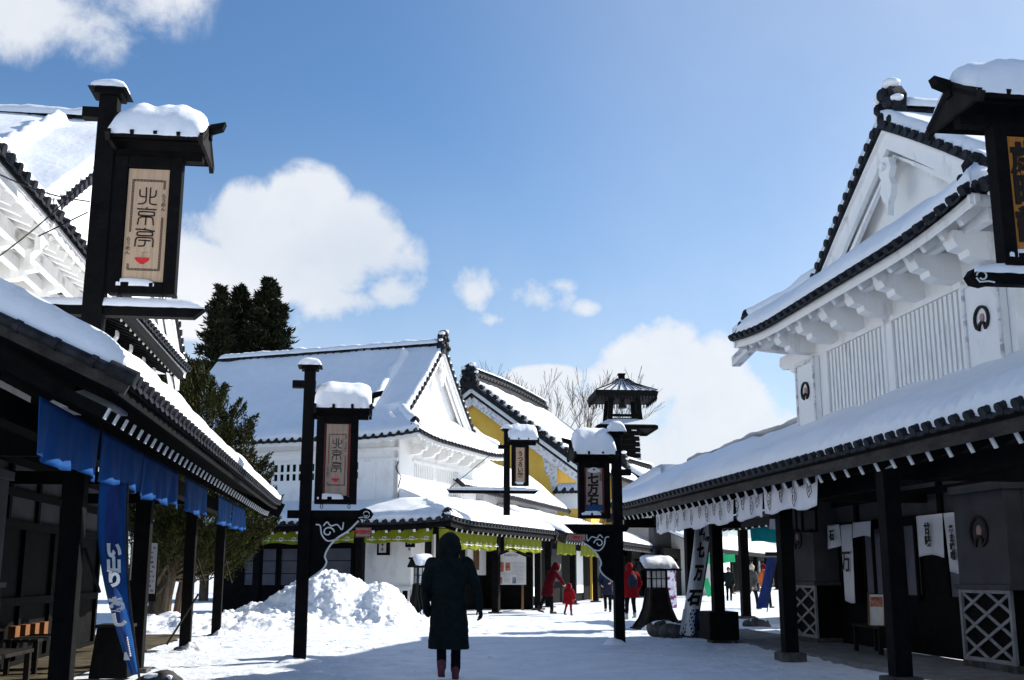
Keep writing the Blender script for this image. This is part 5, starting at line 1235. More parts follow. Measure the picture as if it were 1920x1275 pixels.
mb.grid(lambda s, t: p0.lerp(p1, t) + ax * ((s - .5) * .37 + .012 + .04 * math.sin(math.pi * t * .24)) + Vector((0, -.012 + .05 * math.sin(s * 6 + t * 1.2), 0)), lin(0, 1, 8), lin(0, 1, 6)); OFF['x'] = Vector(); o = mb.build('navy_hem', 'navy_cloth', b)
def m_blue(r, f):
    mb = MB()
    mb.grid(lambda s, t: Vector(f(.28 + .42 * s, .0 + 1.0 * t)) + Vector((0, -.012, 0)), lin(0, 1, 4), lin(0, 1, 30)); mb.build('navy_stripe', 'cobalt_cloth', r)
    for body, t, sz in (('い', .66, .20), ('山', .585, .19), ('り', .51, .20), ('あ', .38, .19), ('し', .30, .18)): glyph_on(r, f, body, t, sz, 'white_line', .48, bold=.012, thin=1.0)
    for k in range(9): 
        mb = MB(); c = Vector(f(.75, .2 - k * .012)); mb.ball((c.x, c.y - .02, c.z), .012, 5, 4); mb.build('small_lettering', 'white_line', r)
    mb = MB(); c = Vector(f(.35, .10)); mb.box(c.x - .04, c.x + .04, c.y - .03, c.y - .02, c.z - .045, c.z + .045); mb.build('printed_block', 'white_line', r)
banner(at(216, 905, 12.2), at(252, 1264, 13.4), .29, .10, 'banner_blue', 'curving blue banner with white lettering on the left arcade post', -.11, marks=m_blue, poleside=1)

# purple and white banner and green cloths far down the street
noren(lambda a, b, z: Vector((a, b, z)), at(1252, 1100, 41).x, at(1268, 1100, 41).x, 41, .15, 1.5, 'purple_cloth', 'narrow white and purple banner beyond the dark lantern tower', None, 'nobori_banner', wave=.03, cat='banner')
noren(lambda a, b, z: Vector((a, b, z)), at(1322, 1100, 62).x, at(1345, 1100, 62).x, 62, 1.9, 2.4, 'green_cloth', 'bright green curtain left of the far standing person', 'green cloths far down the street', wave=.06)
noren(lambda a, b, z: Vector((a, b, z)), at(1352, 1100, 62).x, at(1380, 1100, 62).x, 62, 1.95, 2.4, 'green_cloth', 'bright green curtain above the far standing person', 'green cloths far down the street', wave=.06)
mb = MB(); p = at(1322, 1085, 60); q = at(1332, 1118, 60); mb.bar(p, q, .3, .05, (0, -1, 0)); tag(mb.build('green_board', 'green_cloth'), 'slanting bright green board between the arcade post and the white banner', 'board')

# ================================================================== STREET FURNITURE
def snow_roof_lantern(loc, rz, label, H=1.45, W_=.36, flare=.46, roofw=.46):
    r = empty('wooden_lantern', loc, rz, label=label, cat='lantern', group='roofed wooden street lanterns')
    mb = MB(); v = []; f = []; zs = [0, .08, .25, .5, .8, H * .68]; ws = [flare, flare * .93, flare * .72, flare * .55, flare * .45, flare * .40]
    for z, w in zip(zs, ws): v += [(-w, -w, z), (w, -w, z), (w, w, z), (-w, w, z)]
    for k in range(len(zs) - 1):
        for j in range(4): f.append((k * 4 + j, k * 4 + (j + 1) % 4, k * 4 + 4 + (j + 1) % 4, k * 4 + 4 + j))
    f += [(3, 2, 1, 0), tuple(20 + j for j in range(4))]; mb.add(v, f); mb.build('flared_base', 'black_wood', r)
    mb = MB()
    for k in range(len(zs) - 1):
        for sx in (-1, 1):
            for sy in (-1, 1): mb.bar((sx * ws[k], sy * ws[k], zs[k]), (sx * ws[k + 1], sy * ws[k + 1], zs[k + 1]), .06, .06, (0, 1, 0))
    mb.box(-flare - .05, flare + .05, -flare - .05, flare + .05, 0, .05); mb.build('base_rails', 'dark_wood', r)
    z0 = H * .68; z1 = H; w = .19
    mb = MB(); mb.box(-w, w, -w, w, z0 + .03, z1 - .02); mb.build('paper_box', 'lamp_paper', r)
    mb = MB(); t = .022
    for sx in (-1, 1):
        for sy in (-1, 1): mb.box(sx * w - t, sx * w + t, sy * w - t, sy * w + t, z0, z1)
    for s_ in (-1, 1):
        for x in (-w / 3, w / 3): mb.box(x - .01, x + .01, s_ * w - .012, s_ * w + .012, z0, z1); mb.box(s_ * w - .012, s_ * w + .012, x - .01, x + .01, z0, z1)
        for z in (z0 + .01, (z0 + z1) / 2, z1 - .03): mb.box(-w, w, s_ * w - .016, s_ * w + .016, z, z + .02); mb.box(s_ * w - .016, s_ * w + .016, -w, w, z, z + .02)
    mb.build('lattice_frame', 'black_wood', r)
    mb = MB(); R_ = roofw
    for s_ in (-1, 1): mb.bar((0, 0, z1 + .22), (0, s_ * R_, z1 + .0), R_ * 2, .04)
    mb.prism([(-R_ + .03, z1 + .0), (R_ - .03, z1 + .0), (0, z1 + .2)], YZ, -R_ + .04, -R_ + .08); mb.prism([(-R_ + .03, z1 + .0), (R_ - .03, z1 + .0), (0, z1 + .2)], YZ, R_ - .08, R_ - .04)
    mb.bar((-R_ - .06, 0, z1 + .24), (R_ + .06, 0, z1 + .24), .06, .06); o = mb.build('lantern_roof', 'black_wood', r)
    snow_mound('snow_cover', o, -R_ + .06, R_ - .06, -R_ + .02, R_ - .02, lambda x, y: z1 + .04 + .2 * (1 - abs(y) / R_), .12, len(label), pw=5)
    snow_mound('snow_heap', r, -flare - .1, flare * .6, -flare - .12, -flare + .05, lambda x, y: .0, .16, 3, nx=14, ny=8, pw=2)
    return r
snow_roof_lantern((3.62, 28.7, 0), R(10), 'black wooden lantern tower with flared foot and snowy roof, right of the red-coated walker', flare=.50, roofw=.50)
snow_roof_lantern(at(792, 1100, 33).xy.to_3d(), R(20), 'dark lantern with a white lit-up snowy roof left of the hooded walker', flare=.5, roofw=.36, H=1.55)

def notice_board():
    L = at(958, 1145, 40); r = empty('notice_board', (L.x, L.y, 0), R(2), label='white roofed notice board with photos and small print standing before the corner building', cat='notice board')
    w = .53; mb = MB()
    mb.prism([(-w, .98), (w, .98), (w, 1.93), (0, 2.14), (-w, 1.93)], XZ, -.03, .03); b = mb.build('board', 'paper', r)
    mb = MB()
    for s_ in (-1, 1): mb.bar((0, -.0, 2.22), (s_ * (w + .16), .0, 1.96), .34, .04, (0, 0, 1))
    mb.build('roof', 'dark_wood', r)
    for s_ in (-1, 1): mb = MB(); mb.box(s_ * (w - .12) - .04, s_ * (w - .12) + .04, .04, .12, 0, 2.0); mb.build('leg', 'brown_wood', r)
    mb = MB(); mb.box(-w - .10, -w - .0, -.02, .1, .98, 1.93); mb.build('side_panel', 'red_wood', r)
    text('伊達時代村', .10, 'cobalt_cloth', b, (0, -.034, 1.98), extrude=.001)
    for (x0, x1, z0, z1, m) in ((-.44, -.25, 1.42, 1.76, 'print_red'), (-.20, -.02, 1.46, 1.74, 'print_red'), (-.44, -.30, 1.02, 1.24, 'print_red'), (.05, .18, 1.02, 1.24, 'print_blue')):
        mb = MB(); mb.box(x0, x1, -.038, -.031, z0, z1); mb.build('printed_photo', m, b)
    mb = MB()
    for j in range(16):
        z = 1.06 + j * .045
        if z < 1.3: xs = [(-.25, -.02), (.22, .46)]
        elif z < 1.78: xs = [(.02, .26), (.27, .48)] if z > 1.4 else [(-.44, .46)]
        for (x0, x1) in xs:
            x = x0
            while x < x1 - .02: l = random.uniform(.02, .06); mb.box(x, min(x1, x + l), -.034, -.031, z, z + .012); x += l + .012
    mb.build('small_print', 'print_blue', b)
    snow_mound('snow_heap', r, -.7, .7, -.3, .2, lambda x, y: 0, .12, 8, pw=2)
notice_board()

def rock(loc, s, label, seed, name='stone_block'):
    mb = MB(); mb.ball((0, 0, s * .35), s, 18, 12, (1.15, .8, .62)); o = mb.build(name, 'stone', smooth=True, angle=50); o.location = loc
    for v in o.data.vertices:
        c = v.co; k = 1 + .28 * noise.noise(c * 3.2 / s * .4 + Vector((seed, 0, 0))) + .1 * noise.noise(c * 9 + Vector((seed, 1, 0))); v.co = Vector((c.x * k, c.y * k, max(c.z * k, -.03)))
    snow_mound('snow_cap', o, -s * .7, s * .7, -s * .45, s * .45, lambda x, y: s * .78, s * .16, seed, nx=12, ny=10, pw=2)
    return tag(o, label, 'rock', 'rocks on the street edge')
rock((*at(1243, 1200, 26.2).xy, 0), .34, 'dark rock in front of the lantern tower, the left of the pair', 3)
rock((*at(1272, 1206, 25.2).xy, 0), .33, 'dark rock at the foot of the white banner, the right of the pair', 7)
rock((*at(300, 1270, 13.6).xy, 0), .24, 'snow-dusted rock at the foot of the blue banner by the bottom edge', 11)
rock((*at(1420, 1160, 30).xy, -.05), .3, 'low dark rock in the snow seen through the right arcade', 13)

# poster boards in the left arcade
def poster(px0, px1, py0, py1, Y, label):
    a = at(px0, py1, Y); b = at(px1, py0, Y); r = empty('poster_board', ((a.x + b.x) / 2, Y, a.z), R(7), label=label, cat='poster', group='posters in the left arcade'); w = (b.x - a.x) / 2; h = b.z - a.z
    mb = MB(); mb.box(-w, w, 0, .03, 0, h); mb.build('sheet', 'paper', r); mb = MB(); mb.box(-w - .02, w + .02, .03, .06, -.12, h + .02); mb.build('backing_board', 'dark_wood', r)
    mb = MB()
    for j in range(int(h / .07)):
        x = -w + .03
        while x < w - .04: l = random.uniform(.03, .08); mb.box(x, min(w - .02, x + l), -.004, -.001, .03 + j * .07, .055 + j * .07); x += l + .025
    mb.build('small_print', 'print_blue', r)
poster(270, 295, 1018, 1113, 17.2, 'tall white poster with faded print fixed beside the third post of the left arcade')
poster(243, 254, 1018, 1088, 19.5, 'narrow white poster edge visible right behind the blue banner')

# benches, stick, chair
def bench(loc, rz, label, w=1.5, d=.45, h=.45):
    r = empty('wooden_bench', loc, rz, label=label, cat='bench', group='dark wooden benches in the arcades')
    mb = MB()
    for i in range(4): y = -d / 2 + i * d / 4; mb.box(-w / 2, w / 2, y + .01, y + d / 4 - .01, h - .04, h)
    mb.build('seat', 'dark_wood', r)
    for sx in (-1, 1):
        for sy in (-1, 1): mb = MB(); mb.box(sx * (w / 2 - .08) - .03, sx * (w / 2 - .08) + .03, sy * (d / 2 - .05) - .03, sy * (d / 2 - .05) + .03, 0, h - .04); mb.build('leg', 'dark_wood', r)
    return r
bench(W(12.9, -3.95, .06), R(97), 'dark bench beside the near post of the left arcade', 2.2)
bench(W(16.6, -4.4, .06), R(97), 'dark bench behind the foot of the blue banner', 1.4)
bench(W(18.4, 8.6, .06), R(95), 'dark low bench holding a framed menu in front of the right arcade doorway', 1.2)
mb = MB(); c = W(18.3, 8.55, .51); r = empty('menu_stand', c, R(-28), label='pale framed menu leaning on the bench in the right arcade', cat='menu')
mb.prism([(-.13, 0), (.13, 0), (.13, .5), (-.13, .5)], lambda p, q, t: (p, t + q * .25, q), -.0, .03); mb.build('board', 'paper', r)
mb = MB(); mb.prism([(-.1, .3), (.1, .3), (.1, .46), (-.1, .46)], lambda p, q, t: (p, t + q * .25, q), -.006, -.001); mb.build('printed_photo', 'print_red', r)
mb = MB()
for sx in (-1, 1): mb.prism([(sx * .13 - .015, -.02), (sx * .13 + .015, -.02), (sx * .13 + .015, .53), (sx * .13 - .015, .53)], lambda p, q, t: (p, t + q * .25, q), -.02, .03)
mb.build('frame', 'brown_wood', r)
mb = MB(); mb.tube([at(313, 1208, 18.6), at(372, 1114, 19.2)], .018, 6); tag(mb.build('leaning_stick', 'dark_wood'), 'thin dark stick leaning against the arcade post left of the snow', 'stick')
# snow shovel with pale blade and dark crate by the bottom left edge
r = empty('weight_box', W(15.6, -3.15, .05), R(97), label='dark box weighting the arcade post at the foot of the blue banner', cat='box')
mb = MB(); mb.add([(-.3, -.24, 0), (.3, -.24, 0), (.3, .24, 0), (-.3, .24, 0), (-.24, -.19, .62), (.24, -.19, .62), (.24, .19, .62), (-.24, .19, .62)], [(0, 3, 2, 1), (4, 5, 6, 7), (0, 1, 5, 4), (1, 2, 6, 5), (2, 3, 7, 6), (3, 0, 4, 7)]); mb.build('box', 'black_wood', r, bevel=.015)
mb = MB(); mb.box(-.26, .26, -.21, .21, .62, .66); mb.build('lid', 'dark_wood', r)
r = empty('snow_shovel', W(11.2, -3.1, .06), R(60), label='snow shovel lying flat with its pale blade by the bottom left corner', cat='shovel')
mb = MB(); mb.prism([(-.25, 0), (.25, 0), (.22, .06), (-.22, .06)], lambda p, q, t: (p, t, q * .6), 0, .42); mb.build('blade', 'white_line', r); mb = MB(); mb.tube([(0, .4, .04), (0, 1.4, .12)], .018, 6); mb.build('handle', 'brown_wood', r)
# hanging box lamp in the right arcade
c = at(1512, 975, 20.5); r = empty('eave_lamp', c, R(7), label='small dark framed box lamp hanging under the right eave beside the nearest white curtain', cat='lamp')
mb = MB(); mb.box(-.13, .13, -.13, .13, -.16, .16); mb.build('paper_box', 'shadow_plaster', r)
mb = MB()
for sx in (-1, 1):
    for sy in (-1, 1): mb.box(sx * .13 - .02, sx * .13 + .02, sy * .13 - .02, sy * .13 + .02, -.2, .18)
mb.box(-.16, .16, -.16, .16, .18, .22); mb.box(-.15, .15, -.15, .15, -.22, -.19); mb.box(-.012, .012, -.012, .012, .22, .5); mb.build('frame', 'black_wood', r)
# snowy hood of another sign poking above the right arcade roof, with post
c = at(1445, 822, 31); r = empty('distant_sign_hood', (c.x, c.y, c.z - 1.2), R(7), label='snowy sign hood and post top poking up behind the right arcade roof', cat='shop sign')
mb = MB(); mb.box(.42, .54, -.06, .06, -2, 1.36); mb.build('post', 'black_wood', r)
mb = MB(); mb.box(-.36, .38, -.3, .3, 1.05, 1.12); mb.box(-.3, .4, -.04, .04, .9, 1.05); o = mb.build('hood_roof', 'black_wood', r); snow_mound('snow_cover', o, -.36, .36, -.32, .32, lambda x, y: 1.12, .26, 5); snow_mound('snow_cap', r, .38, .58, -.1, .1, lambda x, y: 1.36, .12, 6, nx=10, ny=10, pw=2)
mb = MB(); mb.box(-.3, .5, -.04, .04, -2.0, -1.9); mb.build('lower_arm', 'black_wood', r)

# ================================================================== SNOW PILE
def pile():
    cx, cy = at(612, 1140, 31).x, 31.2
    def hh(x, y):
        a = 1.34 * math.exp(-((x - cx) / 1.4) ** 2 - ((y - cy) / 1.5) ** 2)
        b_ = .85 * math.exp(-((x - cx + 1.9) / 1.7) ** 2 - ((y - cy) / 1.6) ** 2)
        c_ = .95 * math.exp(-((x - cx - 1.5) / .85) ** 2 - ((y - cy) / 1.4) ** 2)
        d_ = .80 * math.exp(-((x - cx - 2.75) / .42) ** 2 - ((y - cy - .9) / .8) ** 2)
        h = max(a, c_, d_) * .6 + .4 * (a + c_) + b_ * .45
        return h
    mb = MB()
    def f(x, y):
        h = hh(x, y); k = min(1, h / .35)
        rg = .5 + .9 * max(0, min(1, .5 + 1.2 * noise.noise(Vector((x * .8, y * .8, 31)))))
        l = noise.noise(Vector((x * 1.6, y * 1.6, 3))) * .20 + rg * (noise.noise(Vector((x * 4.2, y * 4.2, 8))) * .10 + noise.noise(Vector((x * 10, y * 10, 1))) * .05 + noise.noise(Vector((x * 22, y * 22, 4))) * .022)
        l += .04 * rg * abs(noise.noise(Vector((x * 14, y * 14, 9))))
        return (x, y, max(-.06, h - .05) + l * k + ground_h(x, y))
    mb.grid(f, lin(cx - 4.2, cx + 3.9, 230), lin(cy - 3.2, cy + 3.4, 190))
    o = mb.build('snow_pile', 'pile_snow', smooth=True, angle=180)
    tag(o, 'big lumpy heap of shovelled snow in front of the corner building', 'snow pile')
    mb = MB()
    for i in range(190):
        x = cx + random.gauss(0, 1.7); y = cy + random.gauss(-.6, 1.1); h = hh(x, y)
        if h < .08: continue
        z = f(x, y)[2]; s = random.choice([.015, .02, .03, .04, .06]) * random.uniform(.7, 1.3)
        mb.ball((x, y, z + s * .1), s, 6, 4, (random.uniform(.8, 1.3), random.uniform(.8, 1.3), random.uniform(.6, 1)))
    for v in range(len(mb.v)):
        p = Vector(mb.v[v]); n = noise.noise(p * 14) * .025; mb.v[v] = (p.x + n, p.y + n, p.z + n)
    mb.build('snow_clods', 'pile_snow', o, smooth=True, angle=50)['kind'] = 'stuff'
    # ploughed bank along the left, behind the posts
    mb = MB(); c2 = at(330, 1170, 27.5)
    def g(x, y):
        h = .42 * math.exp(-((y - 28.4 - .5 * math.sin(x)) / 1.1) ** 2) * min(1, max(0, (x + 10.5) / 1.0)) * min(1, max(0, (-4.0 - x) / 1.2))
        l = noise.noise(Vector((x * 2, y * 2, 13))) * .14 + noise.noise(Vector((x * 6, y * 6, 8))) * .07 + noise.noise(Vector((x * 16, y * 16, 8))) * .03
        return (x, y, h - .05 + l * min(1, h / .2) + ground_h(x, y))
    mb.grid(g, lin(-11.5, -3.5, 170), lin(25.5, 31.5, 110)); tag(mb.build('snow_bank', 'pile_snow', smooth=True, angle=180), 'low rough bank of snow under the juniper behind the left arcade posts', 'snow bank')
pile()

# ================================================================== TREES
def leaf_mesh(name, C, D, size, m, parent, asp=.35, off=None, droop=0):
    """C centres, D directions (n,3): one thin leaf blade each"""
    n = len(C); D = D / np.linalg.norm(D, axis=1, keepdims=True); rnd = rng.normal(size=(n, 3)); S = np.cross(D, rnd); S /= np.linalg.norm(S, axis=1, keepdims=True)
    L = (size * rng.uniform(.6, 1.4, n))[:, None]; Wd = L * asp * .5
    V = np.empty((n, 4, 3)); V[:, 0] = C - D * L * .3; V[:, 1] = C + S * Wd + D * L * .2; V[:, 2] = C + D * L; V[:, 3] = C - S * Wd + D * L * .2
    if off is not None: V -= np.array(off)
    me = bpy.data.meshes.new(name); me.vertices.add(n * 4); me.vertices.foreach_set('co', V.reshape(-1)); me.loops.add(n * 4); me.polygons.add(n)
    me.loops.foreach_set('vertex_index', np.arange(n * 4, dtype=np.int32)); me.polygons.foreach_set('loop_start', np.arange(0, n * 4, 4, dtype=np.int32)); me.polygons.foreach_set('loop_total', np.full(n, 4, dtype=np.int32))
    me.materials.append(M[m]); me.update(); me.validate(); o = bpy.data.objects.new(name, me); COL.objects.link(o); o.parent = parent; return o
def conifer(x, y, H, rad, label, n=15000, seed=0, m='conifer_leaf', z0=.12, droop=-.25, group='tall dark conifers behind the left roofs', spiky=1.0, thin=1.0):
    r = empty('conifer_tree', (x, y, 0), 0, label=label, cat='tree', group=group)
    mb = MB(); mb.tube([(0, 0, 0), (0, 0, H * .5), (.05, 0, H)], [rad * .1, rad * .06, .02], 8); mb.build('trunk', 'bark', r)
    nb = int(330 * thin); Cs = []; Ds = []; bm_ = MB()
    for i in range(nb):
        t = (i + random.random()) / nb; z = H * (z0 + (1 - z0) * t ** .9); ra = rad * (1 - t) ** .8 * random.uniform(.55, 1.12) + .12
        a = random.uniform(0, 2 * math.pi); tipz = z + ra * (droop + .5 * t) * random.uniform(.5, 1.4) + .3 * t * ra
        tip = np.array([ra * math.cos(a), ra * math.sin(a), tipz]); base = np.array([0, 0, z]); k = max(8, int(n / nb * (.35 + 1.3 * ra / rad)))
        bm_.tube([base, (base + tip) / 2 + np.array([0, 0, .1 * ra]), tip], [.05 * ra / rad + .012, .03 * ra / rad + .01, .006], 4)
        s = rng.uniform(.12, 1.06, k)[:, None] ** .8; P = base + (tip - base) * s; sp = .22 * ra * (1.05 - s * .75) + .05; P = P + rng.normal(size=(k, 3)) * sp * np.array([1, 1, .55])
        Dv = (tip - base) / np.linalg.norm(tip - base) + rng.normal(size=(k, 3)) * .6; Dv[:, 2] += .25; Cs.append(P); Ds.append(Dv)
    bm_.build('branches', 'bark', r, fixn=False)
    leaf_mesh('crown', np.concatenate(Cs), np.concatenate(Ds), .25 * (H / 17), m, r, .36)
def cx_(px, Y): return at(px, 1000, Y).x
conifer(cx_(388, 58), 58, 16.3, 2.5, 'narrow loose-topped conifer, leftmost of the three behind the left sign', 26000, 1, thin=.9)
conifer(cx_(428, 62), 62, 17.3, 3.0, 'middle conifer with a forked top between the two others', 40000, 2)
conifer(cx_(483, 60), 60, 17.2, 3.6, 'broadest and darkest conifer, right above the corner building ridge', 65000, 3, thin=1.2)
def juniper():
    Y = 30.; bx = cx_(372, Y); r = empty('juniper_tree', (bx, Y, 0), 0, label='large ragged olive-brown juniper between the left arcade and the corner building', cat='tree')
    mb = MB()
    for (dx, dy, s) in ((-1.5, 0, 1), (-1.05, .2, 1.1), (-.75, -.1, .8), (-1.3, .5, .7), (-.55, .3, .7)):
        mb.tube([(dx, dy, -.1), (dx + .1 * s, dy, .8), (dx * .85 + .15, dy, 1.8), (dx * .7, dy, 3.5)], [.2 * s, .15 * s, .13 * s, .06], 8)
    for k in range(10): a = random.uniform(0, 6.28); mb.tube([(-1, 0, .8 + k * .15), (-1 + .5 * math.cos(a), .5 * math.sin(a), 1.3 + k * .2), (-1 + .9 * math.cos(a), .9 * math.sin(a), 2.0 + k * .25)], [.06, .04, .015], 5)
    mb.build('trunk', 'bark', r, smooth=True)
    # silhouette half-widths by height, left/right offsets
    cl = []; random.seed(5)
    prof = [(1.6, -.8, .8), (2.2, -1.4, 1.5), (3.0, -1.8, 1.75), (3.8, -2.1, 1.65), (4.6, -2.2, 1.35), (5.4, -2.3, 1.0), (6.0, -2.3, .55), (6.5, -2.1, .15), (6.9, -1.5, -.4)]
    for i in range(520):
        z = random.uniform(1.7, 6.9); k = max(0, [j for j, p in enumerate(prof) if p[0] <= z][-1]); k2 = min(k + 1, len(prof) - 1)
        t = (z - prof[k][0]) / max(.01, prof[k2][0] - prof[k][0]); l = prof[k][1] + (prof[k2][1] - prof[k][1]) * t; rr = prof[k][2] + (prof[k2][2] - prof[k][2]) * t
        x = random.uniform(l, rr) + .0; hw = (rr - l) / 2; c = (l + rr) / 2; yy = random.uniform(-1, 1) * math.sqrt(max(0, 1 - ((x - c) / hw) ** 2)) * hw * .8
        cl.append((x, yy, z - .3))
    Cs = []; Ds = []
    for (x, yy, z) in cl:
        k = random.randint(150, 270); d = np.array([x * .45 + random.uniform(-.3, .3), yy * .45 - .1, .8]); d /= np.linalg.norm(d); ln = random.uniform(.35, .8)
        s = rng.uniform(0, 1, k)[:, None]; P = np.array([x, yy, z]) + d * s * ln + rng.normal(size=(k, 3)) * (.13 * (1.1 - s)) ; Cs.append(P); Ds.append(d + rng.normal(size=(k, 3)) * .45)
    leaf_mesh('crown', np.concatenate(Cs), np.concatenate(Ds), .085, 'juniper_leaf', r, .34)
    bm_ = MB()
    for (x, yy, z) in cl[::4]: bm_.tube([(-.7, 0, max(1.2, z * .55)), (x * .6 - .2, yy * .5, z * .8), (x, yy, z)], [.035, .02, .008], 4)
    bm_.build('branches', 'bark', r, fixn=False)
juniper()
def bare_tree(x, y, H, spread, label, seed, mr=.015, name='bare_tree', trunk=.17):
    random.seed(seed); r = empty(name, (x, y, 0), 0, label=label, cat='tree', group='leafless trees'); tk = MB(); tw = MB()
    def grow(p, d, L, rad, lev):
        n = 4; pts = [p]; dd = d.copy()
        for i in range(n): dd = (dd + Vector((random.gauss(0, .10), random.gauss(0, .10), .04))).normalized(); pts.append(pts[-1] + dd * L / n)
        (tk if lev < 2 else tw).tube(pts, [max(mr, rad * (1 - .40 * i / n)) for i in range(n + 1)], 6 if lev < 2 else 3, cap=lev < 2)
        if lev >= 6: return
        k = random.choice([2, 3]) if lev < 5 else 3
        for j in range(k):
            a = random.uniform(0, 6.28); s = random.uniform(.3, .65) * spread; side = dd.orthogonal().normalized(); side.rotate(Matrix.Rotation(a, 3, dd)); nd = (dd + side * s).normalized(); nd.z = abs(nd.z) * .9 + .1
            q = pts[-1] if j < 2 else pts[random.randint(2, 3)]
            grow(q, nd.normalized(), L * random.uniform(.66, .86), rad * .6, lev + 1)
    grow(Vector((0, 0, 0)), Vector((0, 0, 1)), H * .30, trunk, 0)
    tk.build('trunk', 'bark', r, fixn=False); tw.build('branches', 'twig', r, fixn=False)
bare_tree(cx_(998, 92), 92, 17.6, .6, 'tallest bare tree rising behind the ochre storehouse roof', 4)
bare_tree(cx_(1046, 90), 90, 15.8, .6, 'right bare tree between the ochre storehouse and the watchtower', 9)
bare_tree(cx_(968, 96), 96, 17.8, .8, 'faint bare treetop just above the ochre storehouse ridge end', 12)
bare_tree(cx_(248, 31), 31, 3.6, 1.3, 'leafless shrub seen under the left arcade between banner and post', 15, name='bare_shrub', trunk=.05, mr=.006)

# ================================================================== PEOPLE
def caps(mb, p, q, r1, r2, n=12, flat=1.0):
    p = Vector(p); q = Vector(q); k = 5; pts = []; rs = []
    d = (q - p); L = max(d.length, 1e-4); d.normalize()
    for i in range(k): a = math.pi / 2 * (1 - i / k); pts.append(p - d * r1 * math.sin(a)); rs.append(max(.002, r1 * math.cos(a)))
    pts.append(p); rs.append(r1); pts.append(q); rs.append(r2)
    for i in range(1, k + 1): a = math.pi / 2 * i / k; pts.append(q + d * r2 * math.sin(a)); rs.append(max(.002, r2 * math.cos(a)))
    mb.tube(pts, rs, n, flat=flat)
def rings(mb, secs, n=24):
    """secs: (cx,cy,z,rx,ry)"""
    V = []; Fs = []
    for (cx, cy, z, rx, ry) in secs:
        for j in range(n): a = 2 * math.pi * j / n; V.append((cx + rx * math.cos(a), cy + ry * math.sin(a), z))
    for i in range(len(secs) - 1):
        for j in range(n): Fs.append((i * n + j, i * n + (j + 1) % n, (i + 1) * n + (j + 1) % n, (i + 1) * n + j))
    Fs += [tuple(range(n - 1, -1, -1)), tuple((len(secs) - 1) * n + j for j in range(n))]; mb.add(V, Fs)
def fuse(mb, name, m, parent, voxel=.014, smooth=4, wrinkle=0, seed=0):
    o = mb.build(name, m, parent); rm = o.modifiers.new('r', 'REMESH'); rm.mode = 'VOXEL'; rm.voxel_size = voxel; rm.adaptivity = 0
    sm = o.modifiers.new('s', 'SMOOTH'); sm.factor = .5; sm.iterations = smooth
    bpy.context.view_layer.update(); dg = bpy.context.evaluated_depsgraph_get(); me = bpy.data.meshes.new_from_object(o.evaluated_get(dg)); o.modifiers.clear(); o.data = me; me.name = name
    if wrinkle:
        for v in me.vertices:
            c = v.co; k = noise.noise(Vector((c.x * 7 + seed, c.y * 7, c.z * 9))) + .5 * noise.noise(Vector((c.x * 16, c.y * 16 + seed, c.z * 22))); v.co = c + v.normal * wrinkle * k
    me.polygons.foreach_set('use_smooth', [True] * len(me.polygons)); me.update(); return o
def hand(mb, wrist, d, palm_n, s=1.0):
    """palm and five curled fingers; d forearm direction, palm_n palm normal"""
    w = Vector(wrist); d = Vector(d).normalized(); n = Vector(palm_n); n = (n - d * n.dot(d)).normalized(); t = d.cross(n)
    for k in (-1, 0, 1): caps(mb, w + t * (k * .022 * s), w + d * .08 * s + t * (k * .026 * s), .017 * s, .016 * s, 8)
    for i, (off, l) in enumerate(((-.036, .052), (-.012, .062), (.012, .058), (.036, .046))):
        b = w + d * .085 * s + t * (off * s); m_ = b + (d * .8 + n * .35).normalized() * l * .6 * s; e = m_ + (d * .35 + n * .9).normalized() * l * .5 * s
        caps(mb, b, m_, .0105 * s, .0095 * s, 8); caps(mb, m_, e, .0095 * s, .008 * s, 8)
    b = w + d * .02 * s - t * (.034 * s); m_ = b + (d * .6 - t * .6 + n * .3).normalized() * .04 * s; caps(mb, b, m_, .014 * s, .011 * s, 8); caps(mb, m_, m_ + (d * .8 + n * .4).normalized() * .03 * s, .011 * s, .009 * s, 8)
